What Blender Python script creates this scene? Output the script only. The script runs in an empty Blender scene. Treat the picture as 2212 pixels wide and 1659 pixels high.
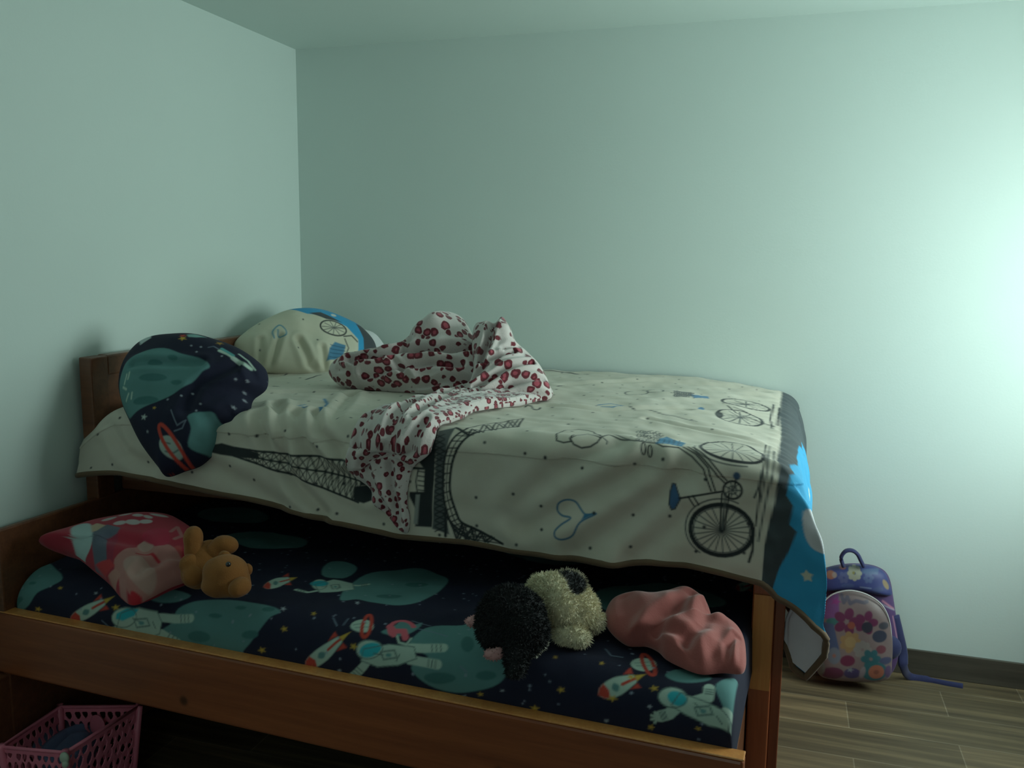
import bpy, bmesh, math, random
import numpy as np
from mathutils import Vector, Matrix
random.seed(7); rng = np.random.default_rng(7)
PI = math.pi
scene = bpy.context.scene
COL = scene.collection

# ------------------------------------------------------------------ camera (solved from the room's own lines)
FPX, YAW, PITCH, ROLL = 1884.56, 0.300872, 0.143524, 0.010482
CAM = np.array([2.03579, -3.41361, 1.53487])
W, H = 2212, 1659
def _axes():
    f = np.array([-math.sin(YAW)*math.cos(PITCH), math.cos(YAW)*math.cos(PITCH), -math.sin(PITCH)])
    r = np.array([math.cos(YAW), math.sin(YAW), 0.0]); u = np.cross(r, f)
    return r*math.cos(ROLL)+u*math.sin(ROLL), -r*math.sin(ROLL)+u*math.cos(ROLL), f
AR, AU, AF = _axes()
def ray(x, y): return AR*(x-W/2)/FPX - AU*(y-H/2)/FPX + AF
def on(x, y, ax, v):                      # where a measured sight line meets the plane axis=v
    d = ray(x, y); return CAM + d*((v-CAM[ax])/d[ax])
def pr(P):
    d = np.asarray(P, float)-CAM; w = d@AF
    return np.stack([W/2+FPX*(d@AR)/w, H/2-FPX*(d@AU)/w], -1)

cam = bpy.data.cameras.new('camera'); co = bpy.data.objects.new('camera', cam); COL.objects.link(co)
cam.sensor_width = 36; cam.lens = 36*FPX/W; cam.clip_start = .02
M = Matrix.Identity(4)
for i in range(3): M[i][0] = AR[i]; M[i][1] = AU[i]; M[i][2] = -AF[i]; M[i][3] = CAM[i]
co.matrix_world = M; scene.camera = co

# ------------------------------------------------------------------ colour and materials
def lin(c): return tuple(((v/255)/12.92 if v/255 <= .04045 else ((v/255+.055)/1.055)**2.4) for v in c)
def nt(name):
    m = bpy.data.materials.new(name); m.use_nodes = True; n = m.node_tree; n.nodes.clear()
    o = n.nodes.new('ShaderNodeOutputMaterial'); b = n.nodes.new('ShaderNodeBsdfPrincipled'); n.links.new(b.outputs[0], o.inputs[0])
    return m, n, b
def bump(n, b, h, strength=.3, dist=.002):
    k = n.nodes.new('ShaderNodeBump'); k.inputs['Strength'].default_value = strength; k.inputs['Distance'].default_value = dist
    n.links.new(h, k.inputs['Height']); n.links.new(k.outputs[0], b.inputs['Normal'])
def noise(n, scale, detail=3, vec=None, rough=.5):
    t = n.nodes.new('ShaderNodeTexNoise'); t.inputs['Scale'].default_value = scale; t.inputs['Detail'].default_value = detail; t.inputs['Roughness'].default_value = rough
    if vec: n.links.new(vec, t.inputs['Vector'])
    return t
def coord(n, scale=(1, 1, 1), kind='Object'):
    c = n.nodes.new('ShaderNodeTexCoord'); m = n.nodes.new('ShaderNodeMapping'); m.inputs['Scale'].default_value = scale
    n.links.new(c.outputs[kind], m.inputs['Vector']); return m.outputs[0]
def ramp(n, fac, stops):
    r = n.nodes.new('ShaderNodeValToRGB'); e = r.color_ramp.elements
    while len(e) < len(stops): e.new(.5)
    for k, (p, c) in enumerate(stops): e[k].position = p; e[k].color = (*c, 1)
    n.links.new(fac, r.inputs[0]); return r.outputs[0]
def mix(n, fac, a, b, mode='MIX'):
    x = n.nodes.new('ShaderNodeMix'); x.data_type = 'RGBA'; x.blend_type = mode
    for s, v in ((0, fac), (6, a), (7, b)):
        if isinstance(v, (int, float)): x.inputs[s].default_value = v
        elif isinstance(v, tuple): x.inputs[s].default_value = (*v, 1)
        else: n.links.new(v, x.inputs[s])
    return x.outputs[2]
def fabric(name, col, rough=.9, sc=400, st=.25, sheen=.15, var=.08):
    m, n, b = nt(name); v = coord(n); t = noise(n, 9, 4, v)
    a = tuple(c*(1-var) for c in col); d = tuple(min(1, c*(1+var)) for c in col)
    n.links.new(ramp(n, t.outputs[0], [(.3, a), (.7, d)]), b.inputs['Base Color']); b.inputs['Roughness'].default_value = rough
    b.inputs['Sheen Weight'].default_value = sheen; bump(n, b, noise(n, sc, 2, v).outputs[0], st, .001); return m
def printed(name, rough=.85, sc=500, st=.2, sheen=.1):
    m, n, b = nt(name); a = n.nodes.new('ShaderNodeAttribute'); a.attribute_name = 'print'
    v = coord(n); t = noise(n, 14, 3, v)
    n.links.new(mix(n, .12, a.outputs['Color'], t.outputs[0], 'OVERLAY'), b.inputs['Base Color'])
    b.inputs['Roughness'].default_value = rough; b.inputs['Sheen Weight'].default_value = sheen
    bump(n, b, noise(n, sc, 2, v).outputs[0], st, .001); return m
def plain(name, col, rough=.5, metal=0, coat=0):
    m, n, b = nt(name); t = noise(n, 30, 2, coord(n))
    n.links.new(ramp(n, t.outputs[0], [(.3, tuple(c*.93 for c in col)), (.7, col)]), b.inputs['Base Color'])
    b.inputs['Roughness'].default_value = rough; b.inputs['Metallic'].default_value = metal; b.inputs['Coat Weight'].default_value = coat; return m
def wood(name, c1, c2, sc=(1.5, 30, 30), rough=.38, knots=None):
    m, n, b = nt(name); v = coord(n, sc); t = noise(n, 1.0, 6, v, .6); w = noise(n, 5, 3, v)
    c = ramp(n, t.outputs[0], [(.3, c1), (.5, tuple((p+q)/2 for p, q in zip(c1, c2))), (.72, c2)])
    c = mix(n, .25, c, w.outputs[0], 'OVERLAY')
    for k in (knots or []):
        g = n.nodes.new('ShaderNodeVectorMath'); g.operation = 'DISTANCE'; tc = n.nodes.new('ShaderNodeTexCoord')
        n.links.new(tc.outputs['Object'], g.inputs[0]); g.inputs[1].default_value = k
        f = ramp(n, g.outputs['Value'], [(.0, (1, 1, 1)), (.011, (.75, .75, .75)), (.018, (0, 0, 0))])
        c = mix(n, f, c, (.022, .009, .005))
    n.links.new(c, b.inputs['Base Color']); b.inputs['Roughness'].default_value = rough; b.inputs['Coat Weight'].default_value = .15
    bump(n, b, t.outputs[0], .15, .002); return m

MAT = {}
def wallmat(name, col):
    m, n, b = nt(name); v = coord(n); b.inputs['Roughness'].default_value = .75
    n.links.new(ramp(n, noise(n, 1.6, 5, v).outputs[0], [(.3, tuple(c*.97 for c in col)), (.7, col)]), b.inputs['Base Color'])
    bump(n, b, noise(n, 120, 4, v).outputs[0], .12, .002); return m
MAT['wall_pink'] = wallmat('pale_pink_wall', (.68, .52, .50)); MAT['wall'] = wallmat('painted_wall', (.63, .735, .70)); MAT['ceiling'] = wallmat('painted_ceiling', (.61, .715, .68))
def floormat():
    m, n, b = nt('wood_look_tile'); tc = n.nodes.new('ShaderNodeTexCoord')
    br = n.nodes.new('ShaderNodeTexBrick'); mp = n.nodes.new('ShaderNodeMapping'); mp.inputs['Location'].default_value = (-.245, .119, 0)
    n.links.new(tc.outputs['Object'], mp.inputs[0]); n.links.new(mp.outputs[0], br.inputs['Vector'])
    br.inputs['Scale'].default_value = 1; br.inputs['Brick Width'].default_value = .6; br.inputs['Row Height'].default_value = .186
    br.inputs['Mortar Size'].default_value = .0022; br.inputs['Mortar Smooth'].default_value = .3; br.offset = .55
    br.inputs['Color1'].default_value = (.145, .108, .068, 1); br.inputs['Color2'].default_value = (.09, .07, .045, 1); br.inputs['Mortar'].default_value = (.20, .165, .12, 1)
    v = coord(n, (1.1, 26, 1)); t = noise(n, 1, 6, v, .62); g = ramp(n, t.outputs[0], [(.32, (.30, .30, .30)), (.5, (.55, .54, .5)), (.66, (.95, .92, .82))])
    n.links.new(mix(n, .85, br.outputs[0], g, 'OVERLAY'), b.inputs['Base Color']); b.inputs['Roughness'].default_value = .5
    b.inputs['Specular IOR Level'].default_value = .25
    bump(n, b, br.outputs['Fac'], -.3, .002); return m
MAT['floor'] = floormat()
MAT['skirt'] = wood('wood_look_skirting', (.04, .034, .027), (.10, .088, .068), (1.2, 26, 26), .5)
MAT['pine'] = wood('varnished_pine', (.12, .042, .020), (.19, .070, .030), knots=[])
MAT['pine_rail'] = wood('varnished_pine_knotted', (.23, .06, .024), (.35, .10, .037), knots=[(.62, -.012, .425), (1.47, -.012, .425)])
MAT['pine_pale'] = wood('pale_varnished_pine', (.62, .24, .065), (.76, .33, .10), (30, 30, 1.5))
MAT['pine_v'] = wood('varnished_pine_upright', (.32, .085, .033), (.45, .13, .05), (30, 30, 1.5))
MAT['pine_red'] = wood('reddish_pine', (.21, .055, .024), (.30, .085, .036), (30, 30, 1.5))
MAT['print'] = printed('printed_cotton')
MAT['print_space'] = printed('printed_microfibre', .9, 500, .2, 0)
MAT['lining'] = fabric('white_lining', (.68, .68, .74))
MAT['binding'] = fabric('brown_binding', (.15, .095, .055), .9, 600, .4)
MAT['white_cloth'] = fabric('white_cloth', (.72, .74, .76))
MAT['foam'] = fabric('mattress_ticking', (.5, .5, .5))
MAT['pink_cloth'] = fabric('salmon_fleece', (.36, .095, .085), .95, 250, .5, .4)
MAT['plush_tan'] = fabric('tan_plush', (.28, .108, .024), .95, 300, .9, .1, .2)
MAT['plush'] = printed('piebald_plush', .95, 260, .9, .4)
MAT['black_fur'] = fabric('black_fur', (.006, .007, .009), .95, 200, .8, .1)
MAT['pink_plush'] = fabric('pink_plush', (.62, .33, .33), .9, 200, .3)
MAT['bead'] = plain('black_bead', (.01, .01, .012), .12, 0, .6)
MAT['pink_plastic'] = plain('pink_plastic', (.88, .25, .36), .32)
MAT['knob'] = plain('pale_green_plastic', (.52, .62, .50), .35)
MAT['bag'] = printed('glossy_bag_print', .5, 200, .1)
MAT['strap'] = fabric('dark_blue_webbing', (.02, .025, .10), .8, 500, .5)
MAT['bagblue'] = printed('flap_print', .55, 200, .1)
MAT['blue_cloth'] = fabric('slate_blue_cloth', (.16, .20, .36))
MAT['dark'] = fabric('dark_underside_cloth', (.03, .03, .035))
MAT['frame_white'] = plain('white_aluminium', (.7, .7, .7), .4)
MAT['curtain'] = fabric('pink_curtain', (.60, .16, .24), .9, 300, .3)
def leopard():
    m, n, b = nt('leopard_fleece'); v = coord(n); a = n.nodes.new('ShaderNodeAttribute'); a.attribute_name = 'flat'
    wv = noise(n, 40, 2, a.outputs['Vector']); mm = n.nodes.new('ShaderNodeVectorMath'); mm.operation = 'SCALE'; mm.inputs['Scale'].default_value = .015
    n.links.new(wv.outputs['Color'], mm.inputs[0]); ad = n.nodes.new('ShaderNodeVectorMath'); n.links.new(a.outputs['Vector'], ad.inputs[0]); n.links.new(mm.outputs[0], ad.inputs[1])
    vo = n.nodes.new('ShaderNodeTexVoronoi'); vo.inputs['Scale'].default_value = 30; vo.inputs['Randomness'].default_value = .85; n.links.new(ad.outputs[0], vo.inputs['Vector'])
    sz = n.nodes.new('ShaderNodeSeparateColor'); n.links.new(vo.outputs['Color'], sz.inputs[0])
    mu = n.nodes.new('ShaderNodeMath'); mu.operation = 'MULTIPLY_ADD'; n.links.new(sz.outputs[0], mu.inputs[0]); mu.inputs[1].default_value = .20; n.links.new(vo.outputs['Distance'], mu.inputs[2])
    core = ramp(n, mu.outputs[0], [(.27, (.40, .07, .10)), (.34, (.13, .012, .022)), (.50, (.16, .018, .03)), (.56, (.66, .60, .58))])
    n.links.new(core, b.inputs['Base Color']); b.inputs['Roughness'].default_value = .95; b.inputs['Sheen Weight'].default_value = .4
    bump(n, b, noise(n, 220, 3, v).outputs[0], .5, .002); return m
MAT['leopard'] = leopard()

# ------------------------------------------------------------------ object helpers
def link(name, me, parent=None, mats=(), smooth=True):
    o = bpy.data.objects.new(name, me); COL.objects.link(o)
    for m in mats: me.materials.append(MAT[m])
    if smooth: me.polygons.foreach_set('use_smooth', np.ones(len(me.polygons), bool))
    if parent: o.parent = parent
    return o
def tag(o, label=None, cat=None, group=None, kind=None):
    for k, v in (('label', label), ('category', cat), ('group', group), ('kind', kind)):
        if v: o[k] = v
    return o
def empty(name, loc, label, cat, rz=0, group=None):
    o = bpy.data.objects.new(name, None); COL.objects.link(o); o.location = loc; o.rotation_euler = (0, 0, rz); o.empty_display_size = .1
    bpy.context.view_layer.update()
    return tag(o, label, cat, group)
def rawmesh(name, V, F, parent=None, mats=(), smooth=True, cols=None, flat=None, colname='print'):
    if parent is not None and parent.parent is not None: bpy.context.view_layer.update()
    """V in world coordinates; converted to the parent's frame."""
    V = np.asarray(V, float)
    if parent is not None:
        mi = np.array(parent.matrix_world.inverted()); V = V@mi[:3, :3].T+mi[:3, 3]
    me = bpy.data.meshes.new(name); F = np.asarray(F)
    me.vertices.add(len(V)); me.vertices.foreach_set('co', V.ravel())
    k = F.shape[1]; me.loops.add(F.size); me.loops.foreach_set('vertex_index', F.ravel().astype(np.int32))
    me.polygons.add(len(F)); me.polygons.foreach_set('loop_start', (np.arange(len(F))*k).astype(np.int32))
    me.update(calc_edges=True); me.validate()
    if cols is not None:
        a = me.color_attributes.new(colname, 'FLOAT_COLOR', 'POINT'); a.data.foreach_set('color', np.c_[cols, np.ones(len(cols))].astype(np.float32).ravel())
    if flat is not None:
        a = me.attributes.new('flat', 'FLOAT_VECTOR', 'POINT'); a.data.foreach_set('vector', np.asarray(flat, np.float32).ravel())
    return link(name, me, parent, mats, smooth)
def gridfaces(nu, nv, cu=False, cv=False, off=0, flip=False):
    iu = np.arange(nu if cu else nu-1); iv = np.arange(nv if cv else nv-1)
    a, b = np.meshgrid(iu, iv, indexing='ij'); a2 = (a+1) % nu; b2 = (b+1) % nv
    F = np.stack([a*nv+b, a2*nv+b, a2*nv+b2, a*nv+b2], -1).reshape(-1, 4)+off
    return F[:, ::-1] if flip else F
class MB:
    """collects boxes, prisms and tubes into one mesh (world coordinates)"""
    def __init__(s): s.bm = bmesh.new()
    def box(s, x0, x1, y0, y1, z0, z1, bev=.003, rot=None):
        r = bmesh.ops.create_cube(s.bm, size=1)['verts']
        bmesh.ops.scale(s.bm, verts=r, vec=(x1-x0, y1-y0, z1-z0)); bmesh.ops.translate(s.bm, verts=r, vec=((x0+x1)/2, (y0+y1)/2, (z0+z1)/2))
        if bev:
            e = list({e for v in r for e in v.link_edges}); q = bmesh.ops.bevel(s.bm, geom=e, offset=bev, segments=2, affect='EDGES', profile=.5)
            r = list({v for f in q['faces'] for v in f.verts})
        return s
    def xf(s, m): bmesh.ops.transform(s.bm, matrix=m, verts=s.bm.verts); return s
    def tube(s, pts, r, n=10, closed=False, flat=1.0, up=(0, 0, 1)):
        P = np.array(pts, float); N = len(P); R_ = r if hasattr(r, '__len__') else [r]*N; rings = []
        for i in range(N):
            t = P[(i+1) % N]-P[i-1] if closed else P[min(i+1, N-1)]-P[max(i-1, 0)]
            t /= np.linalg.norm(t)+1e-9; a = np.cross(t, up); a = a/(np.linalg.norm(a)+1e-9) if np.linalg.norm(a) > 1e-3 else np.array([1., 0, 0]); b = np.cross(a, t)
            rings.append([s.bm.verts.new(P[i]+R_[i]*(math.cos(q)*a+flat*math.sin(q)*b)) for q in np.linspace(0, 2*PI, n, endpoint=False)])
        for i in range(N if closed else N-1):
            A, B = rings[i], rings[(i+1) % N]
            for k in range(n): s.bm.faces.new((A[k], A[(k+1) % n], B[(k+1) % n], B[k]))
        if not closed: s.bm.faces.new(rings[0][::-1]); s.bm.faces.new(rings[-1])
        return s
    def ball(s, c, r, rot=None, sub=3):
        q = bmesh.ops.create_icosphere(s.bm, subdivisions=sub, radius=1)['verts']; r = r if hasattr(r, '__len__') else (r, r, r)
        m = Matrix.Translation(c) @ (rot.to_4x4() if rot else Matrix.Identity(4)) @ Matrix.Diagonal((*r, 1))
        bmesh.ops.transform(s.bm, matrix=m, verts=q); return s
    def build(s, name, mat, parent=None, smooth=False, label=None):
        if parent is not None and parent.parent is not None: bpy.context.view_layer.update()
        if parent is not None: bmesh.ops.transform(s.bm, matrix=parent.matrix_world.inverted(), verts=s.bm.verts)
        bmesh.ops.recalc_face_normals(s.bm, faces=s.bm.faces)
        me = bpy.data.meshes.new(name); s.bm.to_mesh(me); s.bm.free(); o = link(name, me, parent, [mat], smooth)
        if label: o['label'] = label
        return o

# fold and noise fields -------------------------------------------------------
def sines(P, scale, seed, n=9):
    g = np.random.default_rng(seed); out = 0
    for i in range(n):
        d = g.normal(size=P.shape[-1]); d /= np.linalg.norm(d); k = scale*(.6+.9*g.random()); out = out+np.sin(P@d*k+g.random()*6.28+1.3*np.sin(P@g.normal(size=P.shape[-1])*scale*.3))
    return out/n**.5
def segdist(P, A, B):
    d = B-A; L = (d@d)+1e-12; t = np.clip(((P-A)@d)/L, 0, 1); return np.linalg.norm(P-A-t[..., None]*d, axis=-1)
def polydist(P, pts, closed=False):
    pts = np.asarray(pts, float); r = np.full(P.shape[:-1], 1e9); n = len(pts)
    for i in range(n if closed else n-1): r = np.minimum(r, segdist(P, pts[i], pts[(i+1) % n]))
    return r
def inside(P, pts):
    pts = np.asarray(pts, float); c = np.zeros(P.shape[:-1], bool); n = len(pts); x, y = P[..., 0], P[..., 1]
    for i in range(n):
        (x1, y1), (x2, y2) = pts[i], pts[(i+1) % n]
        if y1 == y2: continue
        c ^= ((y1 > y) != (y2 > y)) & (x < (x2-x1)*(y-y1)/(y2-y1)+x1)
    return c
def smooth_closed(pts, m=12):
    P = np.asarray(pts, float); n = len(P); out = []
    for i in range(n):
        a, b, c, d = P[i-1], P[i], P[(i+1) % n], P[(i+2) % n]
        for t in np.linspace(0, 1, m, endpoint=False):
            out.append(.5*((2*b)+(-a+c)*t+(2*a-5*b+4*c-d)*t*t+(-a+3*b-3*c+d)*t**3))
    return np.array(out)
def smooth_open(pts, m=10):
    P = np.asarray(pts, float); P = np.vstack([2*P[0]-P[1], P, 2*P[-1]-P[-2]]); out = []
    for i in range(1, len(P)-2):
        a, b, c, d = P[i-1], P[i], P[i+1], P[i+2]
        for t in np.linspace(0, 1, m, endpoint=False): out.append(.5*((2*b)+(-a+c)*t+(2*a-5*b+4*c-d)*t*t+(-a+3*b-3*c+d)*t**3))
    out.append(P[-2]); return np.array(out)

# print painter: shapes on a cloth's own flat coordinates ----------------------
def paint(P, base, shapes, soft=.0022):
    N = len(P); C = np.tile(np.array(base, float), (N, 1))
    for sh in shapes:
        kind, col, pts = sh[0], np.array(sh[1], float), np.asarray(sh[2], float); w = sh[3] if len(sh) > 3 else 0; al = sh[4] if len(sh) > 4 else 1
        lo = pts.min(0)-w-2*soft; hi = pts.max(0)+w+2*soft
        I = np.nonzero((P[:, 0] > lo[0]) & (P[:, 0] < hi[0]) & (P[:, 1] > lo[1]) & (P[:, 1] < hi[1]))[0]
        if not len(I): continue
        Q = P[I]
        if kind == 'poly':
            d = polydist(Q, pts, True); d = np.where(inside(Q, pts), d, -d); a = np.clip(.5+d/soft*.5, 0, 1)
        else: a = np.clip(.5+(w/2-polydist(Q, pts, kind == 'ring'))/soft*.6, 0, 1)
        a = (a*al)[:, None]; C[I] = C[I]*(1-a)+col*a
    return C
def ell(cx, cy, rx, ry, rot=0, n=28, a0=0, a1=360):
    q = np.radians(np.linspace(a0, a1, n, endpoint=(a1-a0) % 360 != 0)); r = math.radians(rot)
    x, y = rx*np.cos(q), ry*np.sin(q); return [(cx+a*math.cos(r)-b*math.sin(r), cy+a*math.sin(r)+b*math.cos(r)) for a, b in zip(x, y)]
def star(cx, cy, r, rot=0, n=5, inner=.45):
    return [(cx+(r if k % 2 == 0 else r*inner)*math.cos(math.radians(rot)+k*PI/n), cy+(r if k % 2 == 0 else r*inner)*.75*math.sin(math.radians(rot)+k*PI/n)) for k in range(2*n)]

# ================================================================== THE ROOM
XR, YF, ZC = 3.40, -4.6, 2.4
def struct(o): o['kind'] = 'structure'; return o
WY0, WY1, WZ0, WZ1 = -1.28, -0.32, .84, 1.98
struct(MB().box(-.1, XR+.12, YF-.1, .1, -.1, 0, 0).build('floor', 'floor'))
struct(MB().box(-.1, XR+.12, YF-.1, .1, ZC, ZC+.1, 0).build('ceiling', 'ceiling'))
struct(MB().box(-.1, XR+.12, 0, .1, 0, ZC, 0).build('wall_back', 'wall'))
struct(MB().box(-.1, 0, YF, 0, 0, ZC, 0).build('wall_left', 'wall'))
m_ = MB()
m_.box(XR, XR+.12, YF, WY0, 0, ZC, 0).box(XR, XR+.12, WY1, 0, 0, ZC, 0).box(XR, XR+.12, WY0, WY1, 0, WZ0, 0).box(XR, XR+.12, WY0, WY1, WZ1, ZC, 0)
struct(m_.build('wall_right', 'wall_pink'))
m_ = MB(); DX0, DX1 = 1.3, 2.1
m_.box(-.1, DX0, YF-.1, YF, 0, ZC, 0).box(DX1, XR+.12, YF-.1, YF, 0, ZC, 0).box(DX0, DX1, YF-.1, YF, 2.05, ZC, 0)
struct(m_.build('wall_front', 'wall_pink'))
struct(MB().box(0, XR, -.012, 0, 0, .098, .002).build('baseboard_back', 'skirt'))
struct(MB().box(0, .012, YF, -.012, 0, .098, .002).build('baseboard_left', 'skirt'))
struct(MB().box(XR-.012, XR, YF, -.012, 0, .098, .002).build('baseboard_right', 'skirt'))
# window in the right wall, just outside the frame: the room's only daylight
wn = empty('window_1', (XR+.06, (WY0+WY1)/2, WZ0), None, None); struct(wn)
f_ = MB()
for a in ((WY0, WY0+.05, WZ0, WZ1), (WY1-.05, WY1, WZ0, WZ1), (WY0, WY1, WZ0, WZ0+.05), (WY0, WY1, WZ1-.05, WZ1), ((WY0+WY1)/2-.02, (WY0+WY1)/2+.02, WZ0, WZ1)):
    f_.box(XR+.04, XR+.09, *a, .003)
f_.build('window_frame', 'frame_white', wn)
def glassmat():
    m = bpy.data.materials.new('window_glass'); m.use_nodes = True; n = m.node_tree; n.nodes.clear(); o = n.nodes.new('ShaderNodeOutputMaterial')
    x = n.nodes.new('ShaderNodeMixShader'); x.inputs[0].default_value = .06; t = n.nodes.new('ShaderNodeBsdfTransparent'); g = n.nodes.new('ShaderNodeBsdfGlossy'); g.inputs['Roughness'].default_value = .02
    n.links.new(t.outputs[0], x.inputs[1]); n.links.new(g.outputs[0], x.inputs[2]); n.links.new(x.outputs[0], o.inputs[0]); return m
MAT['glass'] = glassmat()
MB().box(XR+.062, XR+.066, WY0+.05, WY1-.05, WZ0+.05, WZ1-.05, 0).build('pane', 'glass', wn)
# unseen pink curtain added beside the window to tint the bounced light
ct = empty('tint_curtain', (XR-.05, -1.5, .05), 'unseen pink curtain added beside the window to tint the bounce', 'curtain')
nn = 90; V = []; 
for i in range(nn):
    y = -1.62+.36*i/(nn-1); x = XR-.055+.022*math.sin(i*.75)
    V += [(x, y, .06), (x+.004*math.sin(i), y, 1.2), (x, y, 2.2)]
rawmesh('curtain_cloth', V, gridfaces(nn, 3), ct, ['curtain'])
MB().tube([(XR-.055, -1.75, 2.22), (XR-.055, -.02, 2.22)], .012).build('curtain_rod', 'frame_white', ct, True)

# ================================================================== UPPER BED
bed = empty('bed_frame', (1.05, -.66, 0), 'tall varnished pine bed frame with headboard against the left wall', 'bed')
PXR = 2.0
def leg(x0, x1, y0, y1, z1): return MB().box(x0, x1, y0, y1, 0, z1, .004).build('leg', 'pine_v' if x0 > 1 else 'pine', bed)
leg(.02, .065, -1.315, -1.245, 1.226); leg(.02, .065, -.09, -.03, 1.226)
fpost = leg(PXR, PXR+.052, -1.315, -1.25, .86); leg(PXR, PXR+.052, -.09, -.03, .86)
MB().box(.028, .055, -1.245, -.09, .86, 1.222, .004).box(.022, .062, -1.245, -.09, 1.165, 1.228, .006).build('headboard', 'pine', bed)
MB().box(PXR+.052, PXR+.077, -1.30, -.05, .0, .84, .003).build('foot_panel', 'pine_red', bed, label='reddish board on the foot end')
z1_, z2_ = on(1650, 1345, 1, -1.318)[2], on(1645, 1490, 1, -1.318)[2]
MB().box(PXR+.003, PXR+.050, -1.322, -1.313, z2_, z1_+.07, .001).build('corner_block', 'pine_pale', fpost, label='paler block on the front of the foot post')
MB().box(.065, PXR, -1.215, -1.19, .80, .863, .003).build('side_rail', 'pine', bed)
MB().box(.065, PXR, -.07, -.045, .72, .87, .003).build('side_rail', 'pine', bed)
sl = MB()
for k in range(12): sl.box(.12+k*.16, .20+k*.16, -1.27, -.07, .845, .863, .002)
sl.build('slat_base', 'pine', bed)
mt = empty('upper_mattress', (1.04, -.66, .865), 'thick mattress on the upper bed under the ivory Paris print cover', 'mattress')
MB().box(.07, 1.985, -1.285, -.04, .866, 1.03, .035).build('mattress_body', 'foam', mt, True)

# ---------------------------------------------------------------- duvet with the Paris print
ZT, YE, XE, RR, YB = 1.088, -1.335, 2.075, .06, -.02
TE = (-YE+YB)-RR                       # cloth coordinate t where the front edge starts to turn
SE = XE-RR
def arc(d):
    d = np.maximum(d, 0); q = np.minimum(d/RR, 1.45); e = np.maximum(d-RR*1.45, 0)
    return RR*np.sin(q)+e*math.cos(1.45), RR*(1-np.cos(q))+e*math.sin(1.45)
KD = np.array([[0, 0, -.12, -1], [.25, .06, -.12, -1], [.5, .19, -.12, -.97], [.70, .31, -.13, -.94], [.80, .27, -.05, -.95], [.95, .09, .02, -.99], [1.15, .045, .04, -1], [1.35, .05, .02, -1], [PI/2, .08, 0, -1]])
def duvet_pos(s, t):
    s = np.asarray(s, float); t = np.asarray(t, float)
    ds = np.maximum(s-SE, 0); dt = np.maximum(t-TE, 0); x = np.minimum(s, SE); y = YB-np.minimum(t, TE)
    rho = np.hypot(ds, dt); phi = np.arctan2(ds, np.maximum(dt, 1e-9)); out, down = arc(rho)
    D = np.stack([np.interp(phi, KD[:, 0], KD[:, k]) for k in (1, 2, 3)], -1); D /= np.linalg.norm(D, axis=-1, keepdims=True)
    hx, hy = np.sin(phi), -np.cos(phi); bend = np.clip(rho/(RR*1.45), 0, 1)[..., None]
    start = np.stack([x, y, np.full_like(x, ZT)], -1)
    rim = np.stack([hx*RR*.95, hy*RR*.95, np.full_like(x, -RR*.9)], -1)
    near = np.stack([hx*out, hy*out, -down], -1)
    far = rim+D*np.maximum(rho-RR*1.45, 0)[..., None]
    P = start+np.where(rho[..., None] > RR*1.45, far, near)
    P[..., 0] += .050*np.sin(PI*np.clip(rho/.44, 0, 1))**.9*np.minimum(1, np.sin(phi)*1.6)*(ds > 0)
    # rounding at the head end of the front edge
    e = np.clip((.19-s)/.17, 0, 1)**1.7*np.clip((t-.85)/.4, 0, 1)*(1-np.clip((t-TE-.06)/.22, 0, 1)); P[..., 2] -= .10*e
    P[..., 2] -= .040*np.clip((s-1.62)/.42, 0, 1)**2*np.clip((TE+.3-t)/.5, 0, 1)
    return P
_prof = np.array([duvet_pos(1.0, t) for t in np.linspace(0, 1.75, 400)])[:, 1:]; _pt = np.linspace(0, 1.75, 400)
def duvet_uv(x, y):
    d = ray(x, y); best = None
    a = _prof[:-1]-CAM[1:]; b = _prof[1:]-CAM[1:]; e = b-a; den = d[1]*e[:, 1]-d[2]*e[:, 0]
    lam = (a[:, 0]*e[:, 1]-a[:, 1]*e[:, 0])/den; mu = (a[:, 0]*d[2]-a[:, 1]*d[1])/den
    ok = np.nonzero((mu >= -.01) & (mu <= 1.01) & (lam > 0))[0]
    if len(ok) == 0: k = int(np.argmin(np.abs(_prof[:, 0]-YB)));  return (float(on(x, y, 2, ZT)[0]), float(YB-on(x, y, 2, ZT)[1]))
    k = ok[np.argmin(lam[ok])]; return (float(CAM[0]+d[0]*lam[k]), float(_pt[k]+mu[k]*(_pt[k+1]-_pt[k])))
def U(pts): return [duvet_uv(*p) for p in pts]
hem_px = [(175, 1012), (260, 1022), (400, 1050), (520, 1075), (640, 1108), (760, 1135), (870, 1158), (1000, 1172), (1100, 1190), (1250, 1208), (1330, 1218), (1400, 1215), (1480, 1222), (1560, 1238), (1655, 1262)]
hem_st = sorted(U(hem_px)); hem_s = np.array([p[0] for p in hem_st]); hem_t = np.array([p[1] for p in hem_st])
def tmax(s): return np.interp(s, np.r_[0.02, hem_s, 2.1, 2.6], np.r_[hem_t[0], hem_t, hem_t[-1]+.02, hem_t[-1]+.02])
INK, GREY, BLUE = (.018, .024, .028), (.09, .10, .10), (.06, .22, .42)
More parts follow.
